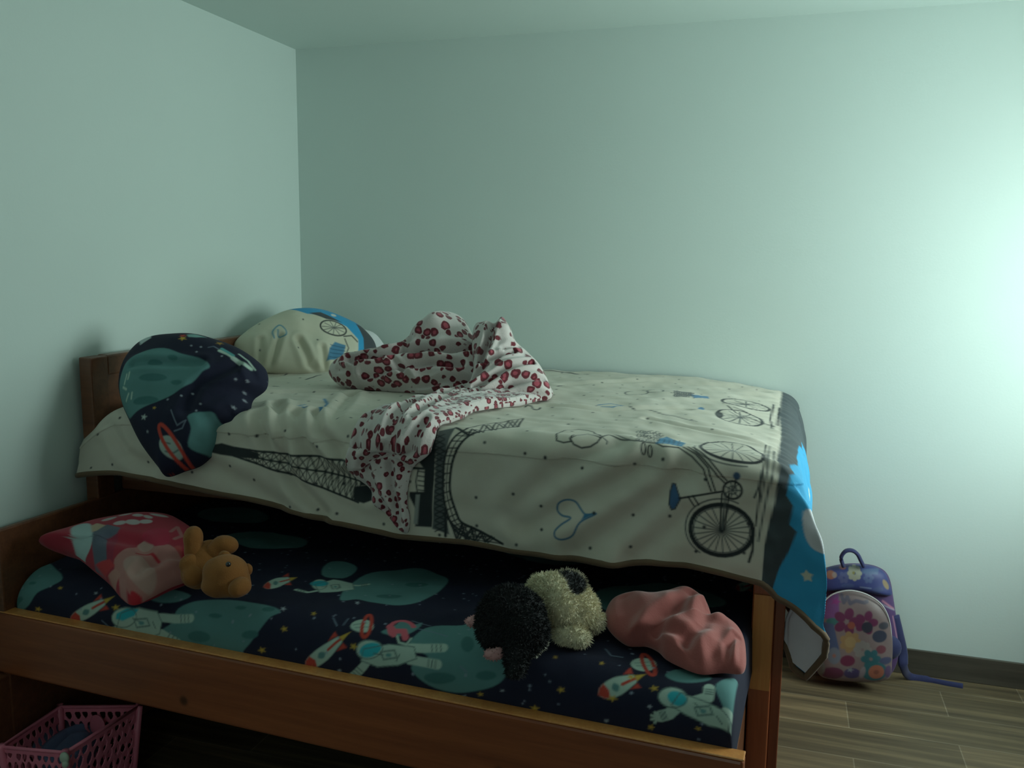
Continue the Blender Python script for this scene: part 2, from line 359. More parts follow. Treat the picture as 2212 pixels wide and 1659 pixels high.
def bike_and_tower():
    S = []
    L = lambda c, w, pts: S.append(('line', c, U(pts), w)); R_ = lambda c, w, pts: S.append(('ring', c, U(pts), w)); F = lambda c, pts: S.append(('poly', c, U(pts)))
    # border band, blue field with stepped skyline, white blocks
    e = 2.035
    S.append(('poly', (.05, .065, .075), [(e, -.1), (e+.9, -.1), (e+.9, 2.0), (e-.015, 2.0), (e-.012, 1.5), (e+.004, 1.38), (e-.004, 1.25), (e+.002, .9), (e-.003, .5)]))
    S.append(('poly', (.03, .34, .62), [(e+.022, 1.22), (e+.034, 1.28), (e+.020, 1.30), (e+.024, 1.36), (e+.042, 1.38), (e+.045, 1.43), (e+.066, 1.44), (e+.062, 1.50), (e+.05, 1.55), (e+.036, 1.62), (e+.03, 1.80), (e+.6, 1.80), (e+.6, .25), (e+.15, .25), (e+.15, .5), (e+.09, .55), (e+.09, .8), (e+.045, .85), (e+.045, 1.1)]))
    S.append(('poly', (.05, .065, .075), [(e+.17, 1.405), (e+.25, 1.39), (e+.25, 1.25), (e+.13, 1.23), (e+.13, 1.30), (e+.155, 1.32)]))
    # tower: dark head, lattice shaft
    F(INK, [(452, 962), (480, 957), (512, 966), (560, 978), (562, 992), (520, 988), (480, 982), (455, 976)])
    up = [(510, 968), (600, 980), (700, 988), (775, 998)]; lo = [(508, 984), (600, 1018), (700, 1052), (778, 1084)]
    lerp = lambda a, n: [tuple(np.array([np.interp(q, np.linspace(0, 1, len(a)), [p[k] for p in a]) for k in (0, 1)])) for q in np.linspace(0, 1, n)]
    A, B = lerp(up, 19), lerp(lo, 19); Mi = [((a[0]+b[0])/2, (a[1]+b[1])/2) for a, b in zip(A, B)]
    L(INK, .006, A); L(INK, .006, B); L(INK, .005, Mi)
    for i in range(18):
        for p, q in ((A, Mi), (Mi, B)): L(INK, .0028, [p[i], q[i+1]]); L(INK, .0028, [q[i], p[i+1]]); L(INK, .0028, [p[i], q[i]])
    F(INK, [(762, 1052), (800, 1048), (812, 1078), (790, 1086), (768, 1080)]); F(INK, [(775, 1000), (800, 1002), (800, 1050), (772, 1050)])
    F(INK, [(930, 925), (950, 922), (943, 960), (940, 1000), (936, 1060), (933, 1139), (899, 1136), (900, 1100), (886, 1072), (886, 1062), (916, 1062), (917, 1015), (906, 1000), (912, 965)])
    F((.30, .32, .30), [(899, 1068), (908, 1068), (904, 1132), (896, 1130)])
    F(INK, [(886, 1008), (917, 1010), (917, 1015), (886, 1014)]); 
    for k in range(5): L(INK, .003, [(904, 1018+k*10), (917, 1020+k*10)])
    L(INK, .004, [(903, 1014), (899, 1040), (902, 1062)])
    F((.10, .115, .115), [(948, 930), (985, 924), (968, 958), (961, 1000), (958, 1060), (961, 1110), (970, 1155), (934, 1142), (938, 1060), (942, 990)])
    for k in range(17):
        y = 938+k*12.5; L(INK, .003, [(940, y), (960, y+10)]); L(INK, .003, [(960, y), (940, y+10)])
    inner = smooth_open([(1040, 930), (1012, 942), (990, 968), (977, 1002), (972, 1042), (975, 1078), (985, 1110), (996, 1130), (1030, 1147), (1085, 1175)], 4)
    outer = smooth_open([(1010, 926), (985, 940), (968, 968), (960, 1002), (957, 1045), (960, 1085), (968, 1118), (976, 1138), (992, 1155), (1020, 1168)], 4)
    L(INK, .007, inner); L(INK, .006, outer); L(INK, .003, (inner*.5+outer*.5))
    for a, b in zip(inner[2::2], outer[2::2]): L(INK, .0032, [a, b])
    L(INK, .005, [(1008, 926), (1060, 914), (1130, 903)]); L(INK, .006, [(1040, 930), (1080, 925), (1120, 920)]); L(INK, .005, [(1120, 920), (1130, 903)]); L(INK, .008, [(985, 924), (1012, 940)])
    z = [(1012, 940), (1020, 926), (1035, 934), (1045, 918), (1062, 928), (1072, 912), (1088, 924), (1098, 908), (1108, 921), (1120, 905)]; L(INK, .005, z); L(INK, .0035, [(x+9, y) for x, y in z])
    L(INK, .006, [(958, 1110), (978, 1135), (1010, 1162)]); L(INK, .008, [(962, 1100), (962, 1158)])
    z = [(975, 1135), (985, 1165), (996, 1132), (1003, 1168), (1016, 1140), (1022, 1170), (1036, 1150), (1045, 1172), (1060, 1160)]; L(INK, .006, z); L(INK, .004, [(x+6, y+2) for x, y in z])
    # bicycle on the front hang
    wc = (1559, 1142); R_(INK, .011, ell(*wc, 68, 57, 8)); R_(GREY, .003, ell(*wc, 61, 51, 8)); L(GREY, .0035, ell(1559, 1140, 79, 68, 8, 22, 120, 290))
    for k in range(22):
        q = k*2*PI/22+.1; L(GREY, .0028, [(wc[0]+4*math.cos(q), wc[1]+4*math.sin(q)), (wc[0]+62*math.cos(q), wc[1]+52*math.sin(q))])
    F(INK, ell(*wc, 5, 5))
    R_(INK, .009, ell(1582, 964, 69, 23, 5)); L(GREY, .0035, ell(1578, 968, 78, 28, 5, 16, 60, 190))
    for k in range(16):
        q = k*2*PI/16; L(GREY, .0028, [(1584, 963), (1582+62*math.cos(q), 964+20*math.sin(q)+5*math.cos(q))])
    L(INK, .004, [(1466, 966), (1495, 982), (1520, 1008), (1537, 1055)]); L(INK, .004, [(1476, 964), (1503, 978), (1530, 1005), (1546, 1055)])
    L(INK, .004, [(1486, 963), (1520, 988), (1566, 1036)]); L(INK, .004, [(1496, 963), (1528, 985), (1570, 1030)])
    R_(INK, .0055, ell(1583, 1051, 20, 20)); R_(GREY, .003, ell(1583, 1051, 9, 9))
    for k in range(7): q = k*.9; L(GREY, .003, [(1583, 1051), (1583+18*math.cos(q), 1051+18*math.sin(q))])
    F((.05, .10, .19), ell(1592, 1019, 8, 9)); L(INK, .004, [(1590, 1028), (1586, 1046)])
    F((.05, .13, .27), [(1452, 1043), (1458, 1044), (1468, 1070), (1470, 1076), (1458, 1098), (1450, 1100), (1445, 1088), (1447, 1060)]); R_(INK, .003, [(1452, 1043), (1458, 1044), (1468, 1070), (1470, 1076), (1458, 1098), (1450, 1100), (1445, 1088), (1447, 1060)])
    L(INK, .005, [(1468, 1074), (1500, 1067), (1535, 1060), (1562, 1055)]); L(INK, .004, [(1488, 1070), (1500, 1090)]); L(INK, .004, [(1498, 1067), (1510, 1086)])
    for dx in (0, 8, 15): L(GREY if dx == 8 else INK, .0042, [(1560+dx, 1060), (1556+dx*.6, 1140)])
    L(INK, .006, [(1628, 1150), (1626, 1185), (1618, 1212)])
    L(INK, .004, [(1655, 935), (1654, 975), (1644, 1040), (1632, 1130)]); L(GREY, .004, [(1670, 945), (1667, 1005), (1650, 1100), (1638, 1165)]); L(GREY, .005, [(1648, 1000), (1640, 1040), (1630, 1065)]); L(GREY, .003, [(1661, 940), (1658, 1000), (1643, 1075)])
    # handlebar, flowers, basket, grips, balloons
    L(INK, .0045, [(1296, 948), (1315, 943), (1340, 948), (1372, 957), (1415, 960), (1432, 968), (1465, 966)]); L(GREY, .004, [(1310, 938), (1345, 947), (1360, 952)])
    for k in range(34): a, b = 1377+k % 9*6+random.random()*5, 934+k//9*6+random.random()*4; L(GREY, .003, ell(a, b, 4, 2.6, 0, 7), )
    F((.06, .24, .42), [(1417, 962), (1424, 945), (1440, 940), (1460, 946), (1483, 949), (1474, 963), (1450, 961)]);
    for k in range(5): L((.03, .10, .18), .0025, [(1425+k*11, 945), (1420+k*11, 961)])
    R_(INK, .0035, ell(1390, 970, 4.5, 10)); R_(INK, .0035, ell(1404, 974, 4.5, 10))
    R_(INK, .0042, [(1298, 945), (1282, 934), (1250, 927), (1222, 930), (1202, 940), (1203, 954), (1218, 959), (1234, 957), (1232, 950), (1242, 940), (1270, 938)])
    R_(INK, .004, [(1298, 948), (1272, 942), (1245, 944), (1232, 952), (1240, 962), (1256, 967), (1275, 963), (1290, 955)])
    L(GREY, .003, [(1296, 945), (1312, 951), (1310, 955)])
    R_((.05, .17, .30), .0045, smooth_closed([(1290, 1108), (1268, 1110), (1255, 1100), (1240, 1084), (1222, 1080), (1206, 1088), (1203, 1104), (1214, 1114), (1234, 1118), (1214, 1132), (1201, 1146), (1204, 1159), (1220, 1163), (1240, 1154), (1256, 1126)], 4)); F((.05, .20, .36), [(1288, 1108), (1264, 1109), (1258, 1122)])
    # second bicycle on top
    R_(INK, .010, ell(1612, 860, 52, 7.5, 3)); R_(INK, .010, ell(1598, 888, 50, 12, 3)); F(INK, ell(1555, 887, 8, 5, 0))
    for k in range(12):
        q = k*PI/6; L(GREY, .005, [(1600, 887), (1598+46*math.cos(q), 888+10*math.sin(q))]); L(GREY, .005, [(1612, 860), (1612+48*math.cos(q), 860+6*math.sin(q))])
    L(INK, .006, [(1570, 868), (1590, 880), (1640, 890), (1670, 895)]); L(INK, .006, [(1590, 872), (1650, 885)]); L(INK, .005, [(1672, 850), (1665, 880), (1668, 900)]); L(INK, .005, [(1680, 855), (1676, 890)]); L(GREY, .006, [(1530, 877), (1562, 879)])
    F(BLUE, [(1486, 850), (1530, 850), (1532, 856), (1500, 857)]); F(BLUE, ell(1515, 876, 7, 4)); L(BLUE, .008, [(1292, 876), (1320, 872), (1345, 876), (1325, 880), (1300, 879)])
    for k in range(22): L(GREY, .006, ell(1460+k % 8*5, 847+k//8*4, 4, 2, 0, 6))
    R_(GREY, .006, ell(1375, 848, 25, 4)); R_(GREY, .006, ell(1415, 846, 18, 3)); L(GREY, .006, [(1358, 879), (1386, 885), (1450, 895), (1505, 905)], )
    for a in ((1142, 879), (1158, 883)): R_(INK, .006, ell(*a, 9, 3))
    L(INK, .012, [(1178, 800), (1215, 802)]); L(INK, .014, [(1215, 803), (1248, 806), (1270, 809)]); L(INK, .01, [(1205, 835), (1240, 833), (1290, 830)]); L(GREY, .01, [(1612, 815), (1625, 820)])
    L(BLUE, .007, [(662, 888), (640, 880), (660, 876)]); L(BLUE, .009, [(700, 862), (707, 874), (694, 889), (686, 880)])
    for a, b, c, d in ((580, 800, 600, 806), (608, 812, 625, 806), (590, 832, 602, 834), (660, 820, 690, 812), (640, 802, 665, 806)): L(INK, .007, [(a, b), (c, d)])
    g = np.random.default_rng(3)
    for i in range(22):
        for j in range(17):
            s, t = .05+i*.095+g.random()*.05, .05+j*.105+g.random()*.06
            if s < 1.99: S.append(('poly', (.03, .035, .04), ell(s, t, .0042, .0042, 0, 8)))
    S.append(('poly', (.6, .62, .66), smooth_closed([(e+.07, 1.37), (e+.16, 1.36), (e+.18, 1.43), (e+.12, 1.46), (e+.08, 1.43)], 4)))
    for s, t in ((2.17, 1.53), (2.25, 1.1), (2.2, .9)): S.append(('poly', (.6, .62, .5), star(s, t, .02, 20, 5, .6)))
    return S
def creases(P, CR):                       # CR: (polyline, width, depth) valley plus soft shoulders
    h = 0
    for pts, w, dp in CR:
        d = polydist(P, pts); h = h-dp*np.exp(-(d/w)**2)+dp*.55*np.exp(-((d-1.7*w)/w)**2)
    return h
nu, nv = 720, 430
us = np.concatenate([np.linspace(.022, SE-.02, 610), np.linspace(SE-.02, SE+.46, nu-609)[1:]])
vv = np.concatenate([np.linspace(0, .72, 150), np.linspace(.72, 1, nv-149)[1:]])
S_, V_ = np.meshgrid(us, vv, indexing='ij'); T_ = V_*tmax(S_)
def dnormal(S, T):
    e = .004; a = duvet_pos(S+e, T)-duvet_pos(S-e, T); b = duvet_pos(S, T+e)-duvet_pos(S, T-e); n = np.cross(b, a); return n/(np.linalg.norm(n, axis=-1, keepdims=True)+1e-9)
CRD = [(U(p), w, d) for p, w, d in [
    ([(560, 900), (580, 960), (640, 1050), (700, 1110)], .020, .016), ([(640, 890), (650, 950), (700, 1010), (800, 1060)], .022, .018), ([(680, 890), (690, 930), (740, 985)], .016, .017),
    ([(600, 870), (610, 930), (620, 990)], .018, .016), ([(430, 990), (520, 1040), (600, 1090)], .025, .010), ([(560, 850), (640, 845), (760, 850)], .020, .008),
    ([(1130, 1140), (1300, 1060), (1400, 1000)], .030, .013), ([(1250, 1190), (1400, 1090), (1480, 1020)], .035, .014), ([(1100, 1110), (1200, 1020), (1330, 960)], .03, .011), ([(1370, 1200), (1480, 1110)], .03, .012),
    ([(1080, 880), (1180, 878), (1300, 885), (1480, 880)], .02, .006), ([(1400, 905), (1500, 920), (1640, 935)], .015, .005), ([(1230, 830), (1400, 822), (1640, 830)], .03, .007), ([(230, 900), (270, 980), (330, 1010)], .02, .008), ([(760, 850), (720, 900), (740, 960)], .02, .010)]]
def duvet_full(S, T):
    P = duvet_pos(S, T); n = dnormal(S, T); Q = np.stack([S, T], -1)
    h = .0028*sines(Q*np.array([1, .8]), 22, 5)+.0014*sines(Q, 60, 6)+creases(Q, CRD)
    h = h+.010*np.clip((T-TE-.1)/.25, 0, 1)*np.sin(S*13+1.0+1.5*np.sin(S*3.1))*np.clip((2.0-S)/.2, 0, 1)
    tw = np.clip((S-SE)/.1, 0, 1)*np.clip((TE-T)/.2, 0, 1)*np.clip((S-SE)/.4, 0, 1); h = h+.014*tw*np.sin(T*17)
    # ripple of the quilt seam at the foot edge
    h = h+.003*np.exp(-((S-(SE+.02))/.02)**2)*np.sin(T*95)
    return P+n*h[..., None], n
dv = empty('bedspread', (1.05, -.66, 1.08), 'ivory bedspread printed with an Eiffel tower, bicycles and a bright blue border', 'bedspread')
P_, N_ = duvet_full(S_, T_)
cols = paint(np.stack([S_, T_], -1).reshape(-1, 2), (.64, .60, .51), bike_and_tower())
cov = rawmesh('cover', P_.reshape(-1, 3), gridfaces(nu, nv, flip=True), dv, ['print'], cols=cols)
iu = np.arange(0, nu, 4); iv = np.r_[np.arange(0, nv, 4), nv-1]
PL = (P_-N_*.007)[np.ix_(iu, iv)]
rawmesh('lining', PL.reshape(-1, 3), gridfaces(len(iu), len(iv)), dv, ['lining'])['label'] = 'white lining showing under the foot corner'
hem = P_[::4, -1]-N_[::4, -1]*.0035; foot = P_[-1, ::-4][::1]-N_[-1, ::-4]*.0035
curve = np.vstack([hem, foot]); keep = [0]
for i in range(1, len(curve)):
    if np.linalg.norm(curve[i]-curve[keep[-1]]) > .006: keep.append(i)
MB().tube(curve[keep], .0085, 8).build('hem_binding', 'binding', cov, True, 'brown stitched hem')

# ================================================================== TRUNDLE
ang = math.atan2(-.10, 1.97); T0 = np.array([.028, -1.658, 0])
tr = empty('trundle_bed_frame', tuple(T0), 'low varnished pine trundle frame pulled out in front of the tall bed', 'trundle bed', ang)
RT = np.array(tr.matrix_world)
def loc(x, y, z): return RT[:3, :3]@np.array([x, y, z])+RT[:3, 3]
def lbox(name, mat, boxes, label=None, par=None):
    m = MB()
    for b in boxes: m.box(*b)
    m.xf(tr.matrix_world); return m.build(name, mat, par or tr, label=label)
LT = 1.982
frl = lbox('front_rail', 'pine_rail', [(-.026, LT, -.004, .034, .385, .562, .007)])
lbox('lit_edge_strip', 'pine_pale', [(-.026, LT, -.003, .033, .5615, .566, .002)], 'pale strip for the light caught on the top edge', frl)  # pale cap colours in the light caught by the rounded rail top
lbox('head_board', 'pine', [(0, .022, -.002, .98, .02, .795, .005), (-.02, .020, -.075, .01, .02, .384, .003)])
lbox('back_rail', 'pine', [(.022, LT-.03, .954, .98, .385, .55, .004)])
lbox('foot_board', 'pine', [(LT-.055, LT-.033, .034, .954, .0, .45, .004)])
lbox('slat_base', 'pine', [(.08+k*.17, .16+k*.17, .026, .954, .395, .412, .002) for k in range(11)])
ZM, RM = .672, .085
def tm_pos(s, t):       # cloth over the trundle mattress in the frame's own axes: t=0 at the back
    ye = .030+RM; t0 = .94-ye; d = np.maximum(t-t0, 0); q = np.minimum(d/RM, PI/2)
    y = .94-np.minimum(t, t0)-RM*np.sin(q); z = ZM-RM*(1-np.cos(q))-np.maximum(d-RM*PI/2, 0)
    return np.stack([s, y, z], -1)
_tp = np.linspace(0, 1.08, 300); _tq = tm_pos(np.zeros(300), _tp)[:, 1:]
def tm_uv(x, y):
    d = RT[:3, :3].T@ray(x, y); c = RT[:3, :3].T@(CAM-RT[:3, 3])
    a = _tq[:-1]-c[1:]; b = _tq[1:]-c[1:]; e = b-a; den = d[1]*e[:, 1]-d[2]*e[:, 0]
    lam = (a[:, 0]*e[:, 1]-a[:, 1]*e[:, 0])/den; mu = (a[:, 0]*d[2]-a[:, 1]*d[1])/den
    ok = np.nonzero((mu >= -.01) & (mu <= 1.01) & (lam > 0))[0]
    if not len(ok): k = 298; return (float(c[0]+d[0]*lam[k]), float(_tp[k]+min(mu[k], 3)*(_tp[k+1]-_tp[k])))
    k = ok[np.argmin(lam[ok])]; return (float(c[0]+d[0]*lam[k]), float(_tp[k]+mu[k]*(_tp[k+1]-_tp[k])))
NAVY, MOON, MOON2, WHT, RED, YEL, CYAN = (.006, .008, .029), (.10, .24, .24), (.05, .16, .16), (.42, .56, .48), (.50, .055, .035), (.55, .36, .05), (.03, .42, .50)
def space_shapes(F, L, R_, scale=1.0):
    moons = [[(0, 1238), (30, 1215), (85, 1205), (110, 1212), (135, 1243), (112, 1262), (80, 1280), (55, 1318), (0, 1330)], [(322, 1292), (370, 1276), (412, 1288), (385, 1303), (345, 1303)],
        [(345, 1366), (372, 1345), (385, 1318), (430, 1299), (480, 1294), (540, 1299), (605, 1320), (585, 1334), (570, 1350), (530, 1400), (500, 1422), (400, 1400), (370, 1385)],
        [(735, 1300), (748, 1270), (790, 1240), (850, 1228), (910, 1227), (955, 1240), (968, 1256), (945, 1282), (900, 1305), (850, 1311), (800, 1305), (770, 1298)],
        [(884, 1398), (905, 1368), (940, 1350), (1000, 1352), (1050, 1335), (1085, 1400), (1095, 1450), (1075, 1480), (1030, 1495), (985, 1497), (930, 1482), (898, 1462), (890, 1440), (925, 1420)],
        [(1285, 1300), (1300, 1272), (1360, 1262), (1410, 1270), (1420, 1300), (1340, 1330)], [(1548, 1475), (1600, 1455), (1625, 1500), (1620, 1560), (1580, 1545), (1556, 1510)],
        [(1438, 1452), (1470, 1440), (1532, 1455), (1528, 1468), (1480, 1472), (1450, 1466)], [(824, 1362), (850, 1352), (870, 1340), (895, 1348), (912, 1343), (900, 1362), (870, 1376), (840, 1370)], [(695, 1240), (715, 1215), (760, 1220), (770, 1232), (740, 1250)],
        [(480, 1160), (560, 1150), (660, 1165), (640, 1185), (540, 1182)]]
    for m in moons: F(MOON, smooth_closed(m, 4))
    for c in ((70, 1256, 8, 4), (30, 1295, 20, 10), (465, 1330, 14, 5), (430, 1375, 24, 12), (540, 1370, 18, 9), (840, 1290, 28, 6), (900, 1262, 25, 5), (1010, 1390, 14, 18), (950, 1465, 34, 12), (1050, 1460, 22, 10), (580, 1318, 14, 5), (520, 1310, 12, 4)): F(MOON2, ell(*c))
    # astronauts: (helmet, visor, body polygon, limbs)
    def astro(hx, hy, s, body, limbs, vis):
        F(WHT, ell(hx, hy, 27*s, 20*s)); F(WHT, body)
        for l in limbs: L(WHT, .020*s, l)
        F(CYAN, vis); OL = (.09, .15, .14)
        R_(OL, .0022, ell(hx, hy, 27*s, 20*s)); R_(OL, .0022, body); L(OL, .0025, [tuple(.7*np.array(body[0])+.3*np.array(body[4])), tuple(.5*np.array(body[1])+.5*np.array(body[5]))]); L(OL, .0025, [tuple(.6*np.array(body[2])+.4*np.array(body[5])), tuple(.8*np.array(body[4])+.2*np.array(body[1]))])
        for l in limbs:
            for q in (.35, .6, .85):
                a, b = np.array(l[-2], float), np.array(l[-1], float); c = a+(b-a)*q; n = np.array([-(b-a)[1], (b-a)[0]]); n = n/np.linalg.norm(n)*7*s; L((.10, .16, .15), .0028, [c-n, c+n])
        cx_ = sum(p[0] for p in body)/len(body); cy_ = sum(p[1] for p in body)/len(body); R_((.14, .22, .2), .004, [(cx_-16*s, cy_-7*s), (cx_+12*s, cy_-10*s), (cx_+18*s, cy_+5*s), (cx_-10*s, cy_+9*s)]); F((.12, .30, .30), ell(cx_, cy_, 6*s, 4*s))
    astro(268, 1334, 1, [(262, 1325), (300, 1315), (340, 1322), (350, 1345), (345, 1368), (315, 1378), (280, 1368), (252, 1355)], [[(330, 1362), (352, 1368), (385, 1388)], [(260, 1355), (240, 1362)], [(345, 1335), (380, 1338), (412, 1337)]], [(252, 1325), (275, 1316), (300, 1318), (290, 1333), (265, 1341), (250, 1336)])
    astro(798, 1402, 1.05, [(785, 1400), (840, 1393), (895, 1400), (900, 1425), (860, 1440), (815, 1442), (780, 1425)], [[(800, 1420), (785, 1438), (765, 1458)], [(885, 1402), (920, 1402), (958, 1400)], [(885, 1428), (915, 1432), (945, 1436)], [(765, 1458), (752, 1466)]], ell(800, 1403, 24, 16, -15))
    astro(1453, 1507, 1.15, [(1470, 1495), (1510, 1510), (1560, 1530), (1580, 1545), (1572, 1572), (1530, 1568), (1480, 1545), (1450, 1525)], [[(1460, 1530), (1445, 1545), (1425, 1552)], [(1500, 1515), (1530, 1505), (1532, 1485)], [(1565, 1550), (1590, 1560), (1615, 1580)], [(1570, 1535), (1600, 1535), (1622, 1530)]], ell(1463, 1509, 22, 16, 20))
    astro(690, 1262, .6, [(680, 1262), (720, 1252), (762, 1258), (765, 1275), (730, 1280), (690, 1280)], [[(690, 1275), (665, 1280), (640, 1272)], [(755, 1262), (775, 1265), (795, 1264)]], ell(690, 1260, 20, 6))
    for hx, hy in ((755, 1468), (1422, 1555)):
        for q in (120, 160, 200, 240): L(WHT, .005, [(hx, hy), (hx+16*math.cos(math.radians(q)), hy+13*math.sin(math.radians(q)))])
    # rockets
    def rocket(n_, t_, w, s=1):
        n_ = np.array(n_, float); t_ = np.array(t_, float); d = (t_-n_)/np.linalg.norm(t_-n_); p = np.array([-d[1], d[0]]); Lh = np.linalg.norm(t_-n_)
        q = lambda a, b: tuple(n_+d*Lh*a+p*w*b)
        F(WHT, smooth_closed([q(0, 0), q(.15, .75), q(.5, 1), q(.85, .65), q(1, .4), q(1, -.4), q(.85, -.65), q(.5, -1), q(.15, -.75)], 3))
        F(RED, [q(-.03, 0), q(.08, .6), q(.22, .85), q(.28, 0), q(.22, -.85), q(.08, -.6)]); F(MOON, smooth_closed([q(.36, .0), q(.46, .5), q(.56, 0), q(.46, -.5)], 3))
        F(RED, [q(.78, .9), q(1.02, 1.3), q(1.0, .6)]); F(RED, [q(.78, -.9), q(1.02, -1.3), q(1.0, -.6)]); L(RED, .007, [q(.65, 0), q(1.0, 0)]); F(YEL, [q(1.02, .35), q(1.3, 0), q(1.02, -.35)])
    rocket((152, 1340), (225, 1300), 14); rocket((660, 1436), (735, 1382), 17); rocket((1294, 1500), (1372, 1463), 20); rocket((570, 1268), (625, 1252), 9); rocket((1046, 1305), (1115, 1282), 12); rocket((1590, 1270), (1620, 1262), 9)
    # ringed planets
    for (x, y, s) in ((782, 1352, 1.0), (1390, 1430, 1.1)):
        F(WHT, ell(x, y, 25*s, 14*s)); L((.2, .3, .28), .003, [(x-18, y-3), (x+10, y-6)]); L((.2, .3, .28), .003, [(x-14, y+4), (x+14, y+2)]); R_(RED, .009, ell(x+10*s, y, 9*s, 24*s, -25 if s > 1 else 15, 20))
    L((.62, .12, .16), .012, ell(868, 1358, 26, 18, 0, 14, 130, 350)); L((.62, .12, .16), .016, [(842, 1352), (850, 1362), (872, 1364), (876, 1380)])
    L(WHT, .005, [(858, 1375), (862, 1390), (878, 1395), (888, 1382)])
    stars = [(566, 1403, 8), (614, 1357, 7), (764, 1396, 8), (675, 1440, 9), (1212, 1489, 8), (1155, 1530, 9), (1038, 1503, 6), (1323, 1507, 10), (1363, 1460, 8), (1413, 1488, 9), (1406, 1576, 7), (1508, 1577, 6), (1316, 1578, 7), (678, 1327, 5), (83, 1320, 7), (250, 1312, 8), (1300, 1433, 5), (1200, 1420, 4), (590, 1435, 5), (130, 1268, 5)]
    for x, y, r in stars: F(YEL, star(x, y, r*1.1, random.random()*60))
    for x, y, r in ((1002, 1508, 7), (733, 1447, 5), (612, 1317, 6), (1085, 1495, 4), (1310, 1560, 5), (1403, 1531, 5), (1345, 1600, 4), (772, 1306, 5), (207, 1280, 4)): F((.40, .46, .52), star(x, y, r, 10))
    for pts in (((1308, 1400), (1320, 1414), (1345, 1416)), ((720, 1335), (728, 1350)), ((742, 1348), (752, 1335)), ((220, 1340), (235, 1352), (232, 1365)), ((995, 1440), (1008, 1452)), ((890, 1340), (930, 1350)), ((905, 1360), (965, 1375))): L((.16, .22, .30), .0025, list(pts))
def cloth_sheet():
    S = []
    def F(c, p): S.append(('poly', c, [tm_uv(*q) for q in p]))
    def L(c, w, p): S.append(('line', c, [tm_uv(*q) for q in p], w))
    def R_(c, w, p): S.append(('ring', c, [tm_uv(*q) for q in p], w))
    space_shapes(F, L, R_)
    g = np.random.default_rng(11)
    for i in range(420):
        s, t, r = g.random()*1.9+.03, g.random()*1.04, .0012+.0022*g.random(); S.append(('poly', (.28, .34, .44), ell(s, t, r, r, 0, 6), 0, .9))
    # the repeat of the print further back, under the tall bed
    for s, t in ((.25, .25), (.85, .12), (1.35, .22), (1.75, .4)): S.append(('poly', MOON, smooth_closed([(s+.13*math.cos(q)*(1+.2*math.sin(3*q)), t+.08*math.sin(q)) for q in np.linspace(0, 6.28, 9)[:-1]], 4)))
    return S
tmm = empty('trundle_mattress', tuple(loc(.98, .48, .41)), 'low mattress in a navy sheet printed with astronauts, rockets and moons', 'mattress', ang)
nu2, nv2 = 560, 300
s2 = np.linspace(.024, LT-.022, nu2); t2 = np.concatenate([np.linspace(0, .45, 70), np.linspace(.45, 1.065, nv2-69)[1:]])
S2, T2 = np.meshgrid(s2, t2, indexing='ij'); P2 = tm_pos(S2, T2); Q2 = np.stack([S2, T2], -1)
h2 = .004*sines(Q2, 12, 21)+.0018*sines(Q2, 45, 22); e_ = np.minimum(S2-.024, LT-.022-S2); h2 = h2-.03*np.exp(-e_/.012)-.10*np.exp(-e_/.0025)
P2[..., 2] += h2; P2[..., 1] -= .006*sines(Q2, 10, 23)*np.clip((T2-.8)/.1, 0, 1)*0
PW = P2.reshape(-1, 3)@RT[:3, :3].T+RT[:3, 3]
CS_ = paint(Q2.reshape(-1, 2), NAVY, cloth_sheet()); CS_[(e_ < .008).ravel()] = NAVY
rawmesh('printed_sheet', PW, gridfaces(nu2, nv2, flip=True), tmm, ['print_space'], cols=CS_)
m_ = MB().box(.05, LT-.08, .06, .91, .414, .60, .03).xf(tr.matrix_world); m_.build('mattress_body', 'foam', tmm, True)

